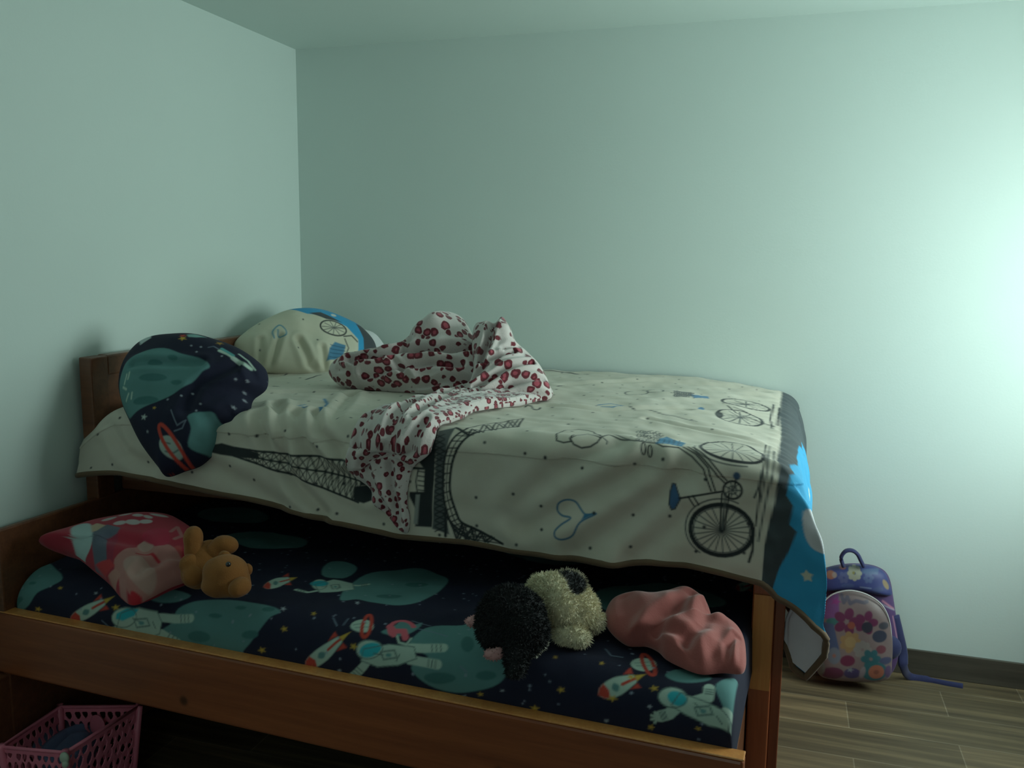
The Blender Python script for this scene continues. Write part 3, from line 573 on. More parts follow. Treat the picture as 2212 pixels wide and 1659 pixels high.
# ================================================================== SOFT SHAPES from outlines
def soft(name, parent, org, normal, outline, T, Tb=None, mat='print', nth=200, nr=60, pw=2.4, cr=(), bumps=(), nz=(.004, 30, 1), shapes=None, base=(.5, .5, .5), centre=None, colf=None, floor=None, extra=None, upv=(0, 0, 1), cpx=True):
    """a filled cloth body: the outline lies on its own plane, both faces swell away from it"""
    nrm = np.array(normal, float); nrm /= np.linalg.norm(nrm); org = np.array(org, float)
    ex = np.cross(upv, nrm); ex /= np.linalg.norm(ex); ey = np.cross(nrm, ex)
    def to2(p): d = ray(*p); q = CAM+d*(((org-CAM)@nrm)/(d@nrm))-org; return (q@ex, q@ey)
    def top2(p): d = ray(*p); q = CAM+d*(((org+nrm*T*.45-CAM)@nrm)/(d@nrm))-org; return (q@ex, q@ey)
    O = smooth_closed([to2(p) for p in outline], 10); c = np.array(to2(centre)) if centre else O.mean(0)
    a = np.arctan2(O[:, 1]-c[1], O[:, 0]-c[0]); r = np.hypot(*(O-c).T); th = np.linspace(-PI, PI, nth, endpoint=False)
    k = np.argsort(a); Rr = np.interp(th, np.r_[a[k]-2*PI, a[k], a[k]+2*PI], np.r_[r[k], r[k], r[k]])
    f = np.sin(np.linspace(0, 1, nr)*PI/2)**.9; f[0] = .0
    TH, FF = np.meshgrid(th, f, indexing='ij'); RR_ = FF*Rr[:, None]; X = c[0]+RR_*np.cos(TH); Y = c[1]+RR_*np.sin(TH); Q = np.stack([X, Y], -1)
    h = T*np.clip(1-FF**pw, 0, 1)**.5
    fade = np.clip((1-FF)*6, 0, 1)
    for (bx, by, br, bh) in bumps: q = np.array(to2((bx, by))); h = h+fade*bh*np.exp(-(((Q-q)**2).sum(-1))/br**2)
    C2 = [([top2(p) for p in pts], w, d) for pts, w, d in cr]; h = h+fade*(creases(Q, C2) if C2 else 0)+np.clip((1-FF)*4, .25, 1)*nz[0]*sines(Q, nz[1], nz[2])
    front = org+X[..., None]*ex+Y[..., None]*ey+h[..., None]*nrm
    tb = T if Tb is None else Tb; hb = -tb*np.clip(1-FF**pw, 0, 1)**.5; back = org+X[..., None]*ex+Y[..., None]*ey+hb[..., None]*nrm
    back[:, -1] = front[:, -1]
    if floor is not None:
        for A in (front, back): A[..., 2] = np.maximum(A[..., 2], floor)
    V = np.vstack([front.reshape(-1, 3), back.reshape(-1, 3)]); n0 = nth*nr
    Fc = np.vstack([gridfaces(nth, nr, cu=True), gridfaces(nth, nr, cu=True, off=n0, flip=True)])
    QQ = Q.reshape(-1, 2); cols = None; flat = np.c_[np.vstack([QQ, QQ+.37]), np.r_[h.ravel(), h.ravel()]]
    if shapes is not None:
        SS = [(s[0], s[1], [top2(p) for p in s[2]], *s[3:]) for s in shapes]
        cf = paint(QQ, base, SS); cb = np.tile(np.array(base, float), (n0, 1)); cols = np.vstack([cf, cb])
    if extra is not None: return V, Fc, flat
    return rawmesh(name, V, Fc, parent, [mat], cols=cols, flat=flat)
MUTE = 1.0
def quick(F): S = []; F(lambda c, p: S.append(('poly', c, list(p))), lambda c, w, p: S.append(('line', c, list(p), w)), lambda c, w, p: S.append(('ring', c, list(p), w))); return [(q[0], tuple(np.array(q[1])*MUTE), *q[2:]) for q in S]

# Paris-print pillow against the headboard
def pp(F, L, R_):
    F((.03, .30, .55), [(610, 660), (640, 655), (740, 665), (830, 740), (820, 800), (770, 790), (770, 740), (745, 712), (700, 690), (660, 684)])
    F((.05, .06, .07), [(665, 682), (690, 679), (712, 690), (735, 702), (700, 698)]); F((.05, .06, .07), [(768, 700), (800, 705), (830, 760), (800, 800), (784, 770), (782, 735)]); F((.6, .64, .6), ell(719, 684, 6, 4))
    R_(INK, .006, ell(715, 718, 29, 16, 12)); [L(GREY, .003, [(716, 718), (716+26*math.cos(q), 718+15*math.sin(q))]) for q in np.arange(0, 6.28, .55)]
    L(INK, .005, [(738, 735), (755, 732), (768, 745)]); L(INK, .004, [(740, 740), (748, 760), (742, 775), (730, 785)]); F((.07, .22, .36), [(718, 748), (742, 754), (735, 782), (702, 785), (706, 762)])
    for k in range(4): L((.03, .1, .18), .003, [(708, 755+k*8), (740, 760+k*7)])
    L((.08, .28, .40), .005, smooth_open([(588, 740), (585, 725), (600, 710), (612, 722), (612, 735), (598, 735), (596, 722)], 4))
    for x, y in ((560, 700), (650, 700), (680, 745), (640, 760), (560, 760)): F(GREY, ell(x, y, 2, 2, 0, 6))
pb = empty('paris_print_pillow', tuple(np.round(on(650, 780, 2, 1.12), 3)), 'ivory pillow with a bicycle print and bright blue edge leaning on the headboard', 'pillow')
o_ = on(660, 760, 1, -.42)
soft('pillowcase', pb, o_, (.62, -.62, .5), [(505, 750), (530, 718), (580, 688), (632, 670), (690, 671), (745, 690), (785, 714), (812, 752), (800, 800), (740, 818), (660, 812), (590, 806), (540, 795)], .085, .07,
     shapes=quick(pp), base=(.58, .57, .45), cr=[([(600, 735), (590, 770), (580, 800)], .012, .012), ([(640, 745), (665, 790), (690, 810)], .014, .014), ([(690, 760), (700, 800)], .012, .010), ([(560, 740), (560, 780)], .012, .008)], nz=(.003, 35, 4), nth=320, nr=110, floor=1.085)
# white pillow corner peeping out behind
wb = empty('white_pillow', tuple(np.round(on(800, 750, 1, -.12), 3)), 'white pillow mostly hidden, a corner showing beyond the blue-edged pillow', 'pillow')
soft('pillowcase', wb, on(775, 760, 1, -.14), (.2, -.8, .5), [(700, 740), (740, 712), (800, 716), (830, 745), (850, 790), (800, 800), (720, 795)], .04, .03, mat='white_cloth', floor=1.09)

# navy space pillow, drooping over the front corner
def np_(F, L, R_):
    F(MOON, smooth_closed([(258, 850), (275, 800), (320, 775), (370, 768), (410, 782), (452, 792), (470, 810), (455, 822), (430, 845), (380, 875), (320, 895), (285, 905), (270, 890)], 4))
    for c in ((350, 800, 16, 6), (350, 835, 30, 8), (330, 880, 30, 8), (400, 845, 12, 5), (390, 790, 10, 5)): F(MOON2, ell(*c))
    for a, b, c, d in ((288, 822, 280, 840), (296, 820, 291, 832), (275, 845, 285, 852), (280, 872, 290, 862), (296, 872, 300, 862)): L(WHT, .006, [(a, b), (c, d)])
    F(MOON, smooth_closed([(425, 912), (470, 903), (478, 915), (500, 935), (470, 960), (440, 975), (415, 972), (428, 940)], 4))
    F((.46, .54, .54), [(478, 935), (500, 920), (515, 930), (532, 922), (525, 940), (508, 945), (490, 955)]); F((.46, .54, .54), star(530, 895, 12, 20)); F((.46, .54, .54), [(300, 735), (325, 722), (330, 735), (310, 752)]); F((.20, .38, .36), [(408, 728), (420, 722), (448, 730), (430, 736), (415, 737)])
    F(YEL, star(404, 742, 9, 20)); F(RED, star(402, 733, 8, 0)); F((.35, .2, .03), star(478, 746, 8)); F(RED, star(360, 1019, 8)); F(YEL, star(370, 1022, 8, 30)); F(YEL, star(351, 897, 4))
    F((.45, .52, .50), star(326, 914, 8)); F((.4, .45, .5), star(509, 885, 4)); F((.4, .45, .5), star(330, 942, 3))
    F((.34, .42, .38), ell(378, 974, 24, 20, 20)); L((.1, .16, .15), .004, [(362, 965), (378, 968)]); L((.1, .16, .15), .004, [(366, 982), (380, 984), (392, 978)]); R_(RED, .010, ell(381, 970, 12, 42, -27, 22))
    L((.16, .2, .26), .003, [(390, 905), (400, 935), (420, 925), (410, 940), (392, 945)]); L((.16, .2, .26), .003, [(460, 762), (470, 758), (480, 764)])
    L(WHT, .010, [(483, 768), (500, 775), (520, 788), (545, 800)]); L((.1, .35, .35), .008, [(486, 762), (500, 770), (512, 778)]); L(WHT, .004, [(520, 770), (540, 785), (552, 800)]); L((.34, .42, .38), .006, [(510, 786), (525, 796)])
    for x, y in ((425, 760), (445, 762), (438, 775), (490, 782), (520, 832), (540, 830), (527, 848), (525, 862), (380, 880), (410, 873), (430, 865), (570, 810), (450, 890), (440, 903)): F((.36, .4, .46), ell(x, y, 2.2, 1.8, 0, 6))
nb = empty('space_print_pillow', tuple(np.round(on(430, 960, 2, 1.1), 3)), 'navy pillow with moon and ringed planet print drooping over the bed corner', 'pillow')
soft('pillowcase', nb, on(420, 880, 1, -1.27), (.12, -.80, .58), [(262, 835), (272, 790), (300, 752), (335, 733), (385, 727), (430, 728), (475, 740), (520, 757), (558, 782), (577, 805), (576, 838), (548, 862), (540, 890), (527, 930), (485, 942), (466, 975), (435, 1005), (400, 1018), (362, 1030), (345, 1012), (310, 965), (285, 915), (270, 880)],
     .10, .035, shapes=quick(np_), base=NAVY, mat='print_space', cr=[([(300, 800), (380, 802), (450, 800)], .014, .010), ([(420, 900), (440, 850), (520, 800)], .02, .010), ([(545, 800), (560, 830), (545, 860)], .012, .012), ([(430, 1000), (440, 960), (500, 900)], .018, .012)], nz=(.004, 28, 9), nth=360, nr=130, centre=(415, 870), pw=3)

# leopard fleece blanket: heap on the bed plus a strip that trails over the front edge
lb = empty('leopard_blanket', tuple(np.round(on(950, 850, 2, 1.1), 3)), 'white fleece blanket with dark red leopard spots heaped on the bed', 'blanket')
Vs, Fs, Fl = [], [], []
def add(V, F, fl): F = F+sum(len(v) for v in Vs); Vs.append(V); Fs.append(F); Fl.append(fl)
add(*soft('x', None, on(900, 810, 1, -.72), (.05, -.75, .66), [(712, 800), (732, 780), (790, 765), (850, 752), (885, 740), (900, 715), (935, 694), (970, 679), (1000, 690), (1020, 722), (1040, 760), (1080, 800), (1070, 830), (1000, 850), (930, 862), (850, 853), (790, 846), (735, 832), (715, 815)], .085, .05, nth=260, nr=90,
    cr=[([(1015, 760), (950, 775), (880, 772), (820, 790), (760, 790)], .016, .030), ([(1000, 800), (930, 800), (860, 812), (790, 818)], .013, .022), ([(900, 720), (890, 750), (870, 770)], .012, .014), ([(1040, 830), (980, 826), (900, 838), (830, 842)], .010, .014), ([(760, 840), (770, 800), (800, 775)], .010, .012), ([(730, 800), (760, 812)], .008, .01), ([(860, 800), (890, 830)], .01, .012)],
    bumps=[(965, 725, .055, .05), (920, 745, .04, .02), (780, 820, .05, .02)], nz=(.008, 42, 31), floor=1.09, centre=(915, 800), extra=1))
add(*soft('x', None, on(1100, 800, 1, -.74), (.15, -.72, .68), [(1022, 800), (1020, 740), (1026, 705), (1048, 699), (1070, 703), (1085, 687), (1103, 712), (1115, 742), (1145, 768), (1172, 800), (1192, 848), (1178, 866), (1120, 876), (1060, 886), (1000, 890), (990, 868), (1010, 840)], .065, .05, nth=220, nr=80,
    cr=[([(1065, 705), (1058, 745), (1040, 790)], .012, .030), ([(1110, 770), (1060, 790), (1020, 830)], .010, .015), ([(1150, 790), (1090, 812), (1030, 850)], .010, .016), ([(1175, 820), (1110, 836), (1050, 862)], .010, .014), ([(1185, 850), (1120, 858), (1060, 876)], .010, .012), ([(1120, 750), (1090, 765)], .01, .01)],
    bumps=[(1092, 735, .035, .03)], nz=(.008, 42, 33), floor=1.09, centre=(1085, 810), extra=1))
def drape(outline, thick, nth, nr, cr, seed, nz=.004, T=.012, centre=None):
    O = smooth_closed(U(outline), 8); c = np.array(duvet_uv(*centre)) if centre else O.mean(0); a = np.arctan2(O[:, 1]-c[1], O[:, 0]-c[0]); r = np.hypot(*(O-c).T); th = np.linspace(-PI, PI, nth, endpoint=False); k = np.argsort(a)
    Rr = np.interp(th, np.r_[a[k]-2*PI, a[k], a[k]+2*PI], np.r_[r[k], r[k], r[k]]); f = np.sin(np.linspace(0, 1, nr)*PI/2); TH, FF = np.meshgrid(th, f, indexing='ij')
    Q = np.stack([c[0]+FF*Rr[:, None]*np.cos(TH), c[1]+FF*Rr[:, None]*np.sin(TH)], -1); P, n = duvet_full(Q[..., 0], Q[..., 1])
    C2 = [(U(p), w, d) for p, w, d in cr]; fade = np.clip((1-FF)*7, 0, 1)
    h = thick+T*np.clip(1-FF**4, 0, 1)**.5+fade*((creases(Q, C2) if C2 else 0)+nz*sines(Q, 35, seed)); h = np.maximum(h, thick*.5)
    A = P+n*h[..., None]; B = P+n*(thick*.5); B[:, -1] = A[:, -1]; V = np.vstack([A.reshape(-1, 3), B.reshape(-1, 3)])
    Fc = np.vstack([gridfaces(nth, nr, cu=True, flip=True), gridfaces(nth, nr, cu=True, off=nth*nr)]); QQ = Q.reshape(-1, 2); add(V, Fc, 1.6*np.c_[np.vstack([QQ, QQ+.21]), np.r_[h.ravel(), h.ravel()]+.05*seed])
drape([(1192, 850), (1172, 868), (1100, 884), (1040, 893), (990, 912), (950, 926), (942, 950), (930, 980), (905, 1000), (893, 1008), (860, 990), (820, 992), (790, 1012), (765, 1012), (760, 985), (768, 940), (790, 908), (850, 890), (930, 868), (1000, 845), (1060, 830), (1130, 820)], .016, 320, 90,
    [([(1120, 860), (1040, 870), (960, 890), (900, 920)], .012, .014), ([(1060, 850), (980, 868), (900, 895), (850, 940)], .012, .014), ([(900, 900), (860, 960), (800, 1000)], .014, .014), ([(800, 915), (785, 960)], .012, .010), ([(920, 930), (900, 970), (850, 985)], .012, .014)], 41, T=.022, centre=(880, 930))
drape([(768, 995), (800, 985), (870, 975), (905, 990), (893, 1010), (885, 1050), (884, 1090), (890, 1120), (884, 1150), (866, 1140), (838, 1108), (812, 1085), (795, 1055), (768, 1030), (757, 1012)], .006, 200, 60,
    [([(850, 1000), (855, 1060), (872, 1130)], .010, .012), ([(800, 1005), (820, 1060), (850, 1110)], .010, .008)], 43, T=.010, centre=(845, 1040))
rawmesh('fleece', np.vstack(Vs), np.vstack(Fs), lb, ['leopard'], flat=np.vstack(Fl))

# ---------------------------------------------------------------- things on the low mattress
ZS = ZM+.004
def gen(F, L, R_):
    pk = (.48, .20, .18); F((.42, .012, .035), [(230, 1330), (300, 1330), (420, 1230), (420, 1180), (300, 1250), (170, 1220), (80, 1160)])
    F((.10, .12, .17), [(200, 1170), (235, 1150), (265, 1160), (245, 1190), (225, 1240), (205, 1240)]); F((.30, .015, .05), [(235, 1180), (260, 1170), (245, 1225), (232, 1228)])
    F((.40, .55, .55), smooth_closed([(156, 1150), (175, 1139), (198, 1145), (204, 1170), (197, 1193), (175, 1198), (160, 1182)], 4)); F((.5, .38, .26), [(199, 1150), (212, 1144), (232, 1152), (212, 1166), (202, 1166)])
    for x, y, a, b, r in ((238, 1132, 17, 5, -18), (272, 1121, 15, 4, -8), (262, 1146, 14, 5, -12), (290, 1143, 16, 6, 0), (318, 1141, 14, 5, -4), (300, 1126, 12, 4, 0), (322, 1129, 10, 4, 10), (345, 1121, 20, 4, 4)): F((.50, .46, .46), ell(x, y, a, b, r))
    for x, y, a, b in ((330, 1178, 14, 9), (352, 1215, 9, 16), (300, 1215, 16, 8), (385, 1205, 8, 14)): F((.46, .06, .06), ell(x, y, a, b, 30))
    for x, y, a, b in ((318, 1252, 20, 12), (345, 1240, 14, 10), (290, 1238, 12, 9)): F((.56, .34, .30), ell(x, y, a, b, -15))
    F(pk, smooth_closed([(250, 1222), (290, 1200), (310, 1188), (340, 1200), (370, 1195), (400, 1220), (395, 1250), (350, 1285), (300, 1300), (270, 1270), (255, 1250)], 4)); F((.50, .30, .26), smooth_closed([(300, 1190), (325, 1185), (335, 1200), (310, 1205)], 4)); F((.50, .30, .26), smooth_closed([(270, 1230), (310, 1225), (340, 1250), (320, 1275), (285, 1265)], 4))
    F((.52, .015, .03), [(270, 1290), (285, 1278), (305, 1282), (298, 1304), (280, 1310)]); F((.52, .24, .2), [(232, 1238), (252, 1236), (262, 1250), (245, 1262)]); F((.55, .03, .04), [(205, 1215), (240, 1220), (250, 1232), (225, 1236)]); F((.50, .22, .2), [(258, 1256), (275, 1262), (272, 1290), (256, 1280)])
    F((.44, .01, .05), smooth_closed([(310, 1180), (330, 1160), (365, 1160), (368, 1190), (345, 1200)], 4)); L((.45, .015, .03), .008, [(300, 1215), (330, 1212), (345, 1222)]); L((.4, .14, .14), .010, [(372, 1165), (385, 1150), (395, 1170), (380, 1180)])
MUTE = .8
rb = empty('red_cushion', tuple(np.round(on(270, 1210, 2, ZS), 3)), 'red and pink printed cushion lying on the low bed beside the teddy bear', 'cushion')
soft('cushion_cover', rb, on(280, 1215, 2, .725), (.1, -.28, 1), [(84, 1168), (150, 1146), (215, 1128), (290, 1116), (360, 1117), (400, 1135), (432, 1165), (432, 1215), (415, 1250), (365, 1272), (320, 1295), (287, 1309), (262, 1290), (235, 1258), (200, 1228), (165, 1200), (130, 1182)], .055, .045, shapes=quick(gen), base=(.30, .010, .03), mat='print',
     cr=[([(240, 1180), (300, 1190), (340, 1230)], .02, .008), ([(300, 1250), (350, 1220), (400, 1210)], .016, .008)], nz=(.003, 30, 14), nth=300, nr=100, floor=ZS, upv=(0, 1, .3), centre=(290, 1205))
pk = empty('salmon_blanket', tuple(np.round(on(1470, 1400, 2, ZS), 3)), 'crumpled salmon pink fleece blanket at the foot end of the low bed', 'blanket')
soft('fleece', pk, on(1460, 1375, 2, .70), (0, -.25, 1), [(1306, 1335), (1320, 1302), (1350, 1290), (1390, 1292), (1430, 1288), (1465, 1280), (1500, 1288), (1528, 1312), (1545, 1348), (1580, 1348), (1602, 1368), (1611, 1405), (1606, 1452), (1560, 1455), (1515, 1462), (1475, 1445), (1440, 1422), (1420, 1400), (1390, 1385), (1350, 1385), (1318, 1362)], .045, .04, mat='pink_cloth',
     cr=[([(1385, 1388), (1420, 1360), (1465, 1330), (1490, 1300)], 0.018, 0.014), ([(1400, 1382), (1430, 1372), (1480, 1390), (1500, 1440)], 0.015, 0.010), ([(1530, 1330), (1520, 1370), (1480, 1400)], 0.015, 0.009), ([(1350, 1300), (1360, 1340), (1350, 1375)], 0.020, 0.006), ([(1590, 1380), (1575, 1400), (1570, 1440), (1590, 1445)], 0.009, 0.008), ([(1600, 1380), (1597, 1430), (1580, 1446)], 0.006, 0.005), ([(1550, 1360), (1560, 1400), (1530, 1445)], 0.018, 0.007), ([(1460, 1290), (1470, 1340)], 0.015, 0.005)],
     bumps=[(1410, 1330, .05, .012), (1500, 1330, .05, .015)], nz=(.004, 22, 17), nth=300, nr=110, floor=ZS, upv=(0, 1, .3), centre=(1460, 1370))

def blobmesh(ells, voxel=.005, sm=6):
    m = MB()
    for c, r, *rot in ells:
        R3 = Matrix.Rotation(math.radians(rot[0][1]), 3, rot[0][0]) if rot else None
        m.ball(tuple(c), r, R3, 3)
    me = bpy.data.meshes.new('tmp'); m.bm.to_mesh(me); m.bm.free(); o = bpy.data.objects.new('tmp', me); COL.objects.link(o)
    a = o.modifiers.new('r', 'REMESH'); a.mode = 'VOXEL'; a.voxel_size = voxel; b = o.modifiers.new('s', 'SMOOTH'); b.iterations = sm; b.factor = .6
    dg = bpy.context.evaluated_depsgraph_get(); e = o.evaluated_get(dg); q = bpy.data.meshes.new_from_object(e); bpy.data.objects.remove(o, do_unlink=True); bpy.data.meshes.remove(me)
    return q
def plush(name, parent, ells, mat, colf=None, fur=0, furlen=.012, voxel=.005, seed=1, zmin=None, sm=6):
    q = blobmesh(ells, voxel, sm); n = len(q.vertices); V = np.empty(n*3); q.vertices.foreach_get('co', V); V = V.reshape(-1, 3); N = np.empty(n*3); q.vertices.foreach_get('normal', N); N = N.reshape(-1, 3)
    F = [tuple(p.vertices) for p in q.polygons]; T = np.array([[f[0], f[1], f[2]] for f in F]+[[f[0], f[2], f[3]] for f in F if len(f) == 4]); bpy.data.meshes.remove(q)
    V = V+N*(.0016*sines(V, 90, seed))[:, None]
    if fur:
        g = np.random.default_rng(seed); I = g.choice(n, fur); b = V[I]; d = N[I]+.55*g.normal(size=(fur, 3))+np.array([0, -.1, -.35]); d /= np.linalg.norm(d, axis=1, keepdims=True); s = np.cross(d, g.normal(size=(fur, 3))); s /= np.linalg.norm(s, axis=1, keepdims=True)
        l = furlen*(.5+.8*g.random(fur))[:, None]; w = .0016; A = b-s*w; B = b+s*w; Cc = b+d*l; V = np.vstack([V, A, B, Cc]); k = np.arange(fur); T = np.vstack([T, np.c_[n+k, n+fur+k, n+2*fur+k]])
    if zmin is not None: V[:, 2] = np.maximum(V[:, 2], zmin)
    cols = colf(V) if colf else None
    return rawmesh(name, V, T, parent, [mat], cols=cols)
# teddy bear lying on its back beside the cushion
tb = empty('teddy_bear', tuple(np.round(on(450, 1230, 2, ZS), 3)), 'tan teddy bear lying tipped over beside the red cushion', 'teddy bear')
def at(x, y, z): return on(x, y, 2, z)
plush('body', tb, [(at(445, 1215, .75), (.055, .05, .052)), (at(425, 1235, .735), (.045, .04, .045)), (at(455, 1195, .77), (.04, .035, .035))], 'plush_tan', fur=0*2600, furlen=.004, voxel=.006, seed=3, zmin=ZS)
plush('leg', tb, [(at(417, 1165, .815), (.026, .026, .036)), (at(420, 1190, .785), (.028, .027, .035))], 'plush_tan', fur=0*900, furlen=.005, voxel=.006, seed=4)
plush('leg', tb, [(at(485, 1177, .80), (.037, .028, .026)), (at(465, 1190, .785), (.026, .026, .024))], 'plush_tan', fur=0*900, furlen=.005, voxel=.006, seed=5)
plush('arm', tb, [(at(410, 1222, .755), (.027, .025, .035)), (at(418, 1245, .735), (.026, .024, .03))], 'plush_tan', fur=0*800, furlen=.005, voxel=.006, seed=6, zmin=ZS)
thd = plush('head', tb, [(at(488, 1245, .75), (.060, .055, .055)), (at(505, 1262, .735), (.042, .04, .036)), (at(470, 1262, .735), (.04, .035, .036))], 'plush_tan', fur=0*2600, furlen=.004, voxel=.006, seed=7, zmin=ZS)
plush('muzzle', thd, [(at(520, 1268, .74), (.026, .03, .024))], 'plush_tan', fur=0*500, furlen=.004, voxel=.005, seed=8, zmin=ZS)
plush('ear', thd, [(at(486, 1204, .79), (.02, .012, .018))], 'plush_tan', fur=0*300, furlen=.004, voxel=.005, seed=9)
plush('ear', thd, [(at(535, 1232, .76), (.013, .012, .017))], 'plush_tan', fur=0*300, furlen=.004, voxel=.005, seed=10)
c_ = at(493, 1218, .79); d_ = (CAM-c_)/np.linalg.norm(CAM-c_)
MB().ball(tuple(at(493, 1219, .795)+d_*.012), .0065).build('eye', 'bead', thd, True)

# furry black and white plush animal
cw = empty('plush_animal', tuple(np.round(on(1190, 1370, 2, ZS), 3)), 'furry black and white stuffed animal with pink ears lying on the navy sheet', 'stuffed animal')
p1, p2 = on(1236, 1262, 2, .79), on(1150, 1395, 2, .70)
def cow_col(V):
    q = pr(V); blk = inside(q, smooth_closed([(1205, 1232), (1240, 1232), (1268, 1255), (1260, 1278), (1242, 1284), (1228, 1268), (1222, 1252)], 4)) & (V[:, 2] > .72)
    return np.where(blk[:, None], (.006, .007, .009), (.78, .71, .50))
plush('body', cw, [(at(1212, 1297, .755), (.070, .070, .062)), (at(1182, 1288, .75), (.05, .055, .055)), (at(1242, 1318, .735), (.055, .055, .055)), (at(1226, 1272, .775), (.046, .05, .040))], 'plush', cow_col, fur=9000, furlen=.010, seed=12, zmin=ZS)
plush('paw', cw, [(at(1230, 1368, .70), (.04, .035, .026)), (at(1248, 1378, .695), (.03, .026, .02))], 'plush', lambda V: np.tile((.78, .71, .50), (len(V), 1)), fur=1800, furlen=.010, seed=13, zmin=ZS)
plush('hind_leg', cw, [(at(1272, 1340, .71), (.035, .035, .033))], 'plush', lambda V: np.tile((.78, .71, .50), (len(V), 1)), fur=1200, furlen=.010, seed=14, zmin=ZS)
chd = plush('head', cw, [(at(1105, 1335, .755), (.075, .066, .072)), (at(1130, 1360, .745), (.055, .05, .06)), (at(1085, 1355, .74), (.058, .05, .055)), (at(1118, 1395, .72), (.036, .035, .035)), (at(1115, 1425, .70), (.024, .03, .024)), (at(1114, 1448, .69), (.018, .022, .015))], 'black_fur', fur=9000, furlen=.010, seed=15, zmin=ZS)
plush('ear', chd, [(at(1024, 1343, .735), (.022, .016, .013), ('Z', 20)), (at(1038, 1336, .74), (.016, .014, .014))], 'pink_plush', fur=200, furlen=.005, seed=16)
plush('ear', chd, [(at(1064, 1415, .705), (.022, .013, .013)), (at(1078, 1410, .71), (.014, .012, .012))], 'pink_plush', fur=200, furlen=.005, seed=17)
plush('muzzle_stripe', chd, [(at(1162, 1392, .705), (.026, .012, .015), ('Y', -35)), (at(1150, 1408, .69), (.014, .012, .012))], 'plush', lambda V: np.tile((.5, .5, .42), (len(V), 1)), fur=500, furlen=.007, seed=18, zmin=ZS)
tc_ = at(1268, 1270, .765); MB().tube([at(1258, 1262, .78), at(1266, 1266, .775), at(1276, 1277, .765)], [.006, .004, .005]).build('tail', 'pink_plush', cw, True)

# ================================================================== PINK BASKET
ZB = .235
c4 = [on(x, y, 2, ZB) for x, y in ((2, 1614), (141, 1626), (300, 1526), (130, 1527))]   # front-left, front-right, back-right, back-left of the rim
bc = np.mean(c4, 0)
bk = empty('plastic_basket', (bc[0], bc[1], 0), 'pink openwork plastic basket on the floor beneath the front rail', 'basket')
b4 = [bc+(p-bc)*.86+np.array([0, 0, .004-ZB]) for p in c4]
def panel(A, B, C_, D, seed, name):        # A,B rim; C_,D base; a plate with slanted oval openings
    g = np.random.default_rng(seed); nx, nz = 150, 110; V = []; hole = []
    spots = []
    for i in range(9):
        for j in range(6): spots.append(((i+.5+(.25 if j % 2 else -.1))/9.3+g.normal()*.008, (j+.55)/6.4+g.normal()*.01, .030+g.random()*.008, .055+g.random()*.02))
    uu, ww = np.meshgrid(np.linspace(0, 1, nx), np.linspace(0, 1, nz), indexing='ij'); H_ = np.zeros_like(uu, bool)
    for (a, b, ra, rb_) in spots:
        du = uu-a+(ww-b)*.18; H_ |= ((du/ra)**2+((ww-b)/rb_)**2) < 1
    H_ &= (uu > .04) & (uu < .96) & (ww > .07) & (ww < .95)
    P = (1-ww[..., None])*((1-uu[..., None])*A+uu[..., None]*B)+ww[..., None]*((1-uu[..., None])*C_+uu[..., None]*D)
    n = np.cross(B-A, C_-A); n /= np.linalg.norm(n); F = gridfaces(nx, nz); hf = H_.ravel()[F].mean(1) > .4; F = F[~hf]
    me_o = rawmesh(name, P.reshape(-1, 3), F, bk, ['pink_plastic'], False); md = me_o.modifiers.new('t', 'SOLIDIFY'); md.thickness = .003; md.offset = 0; return me_o
panel(c4[0], c4[1], b4[0], b4[1], 1, 'side_panel'); panel(c4[1], c4[2], b4[1], b4[2], 2, 'side_panel'); panel(c4[2], c4[3], b4[2], b4[3], 3, 'side_panel'); panel(c4[3], c4[0], b4[3], b4[0], 4, 'side_panel')
MB().tube([*c4], .0055, 8, closed=True).build('rim', 'pink_plastic', bk, True)
for p, q in zip(c4, b4): MB().tube([p+(0, 0, .008), p, p*.5+q*.5, q], [.009, .011, .009, .008], 8).build('corner_post', 'pink_plastic', bk, True)
bb = MB(); vs = [bb.bm.verts.new(p) for p in b4]; bb.bm.faces.new(vs); bb.build('base', 'pink_plastic', bk)
kp = on(147, 1632, 2, ZB-.005)+np.array([.0, -.012, 0]); kk = MB(); kk.ball(tuple(kp), (.014, .009, .016)); kk.ball(tuple(kp+np.array([.006, -.004, -.014])), (.009, .008, .010)); kk.build('corner_knob', 'knob', bk, True, 'pale green knob on the near corner')
# pink heart plate on the inner far wall
hp = (c4[2]+c4[3])/2+np.array([0.0, -.012, -.055]); hb_ = MB(); hb_.ball(tuple(hp), (.028, .004, .036)); hb_.build('handle_plate', 'pink_plastic', bk, True)
cb_ = empty('slate_blue_cloth', (bc[0]-.01, bc[1], .01), 'slate blue cloth lying inside the pink basket', 'cloth')
soft('cloth_body', cb_, (bc[0]-.005, bc[1]+.0, .13), (0, 0, 1), [(70, 1610), (120, 1575), (190, 1572), (215, 1590), (190, 1625), (140, 1650), (90, 1650)], .045, .10, mat='blue_cloth', nth=120, nr=50, nz=(.006, 35, 3), cr=[([(110, 1625), (150, 1600), (190, 1590)], .012, .014)], floor=.012, upv=(0, 1, .2))

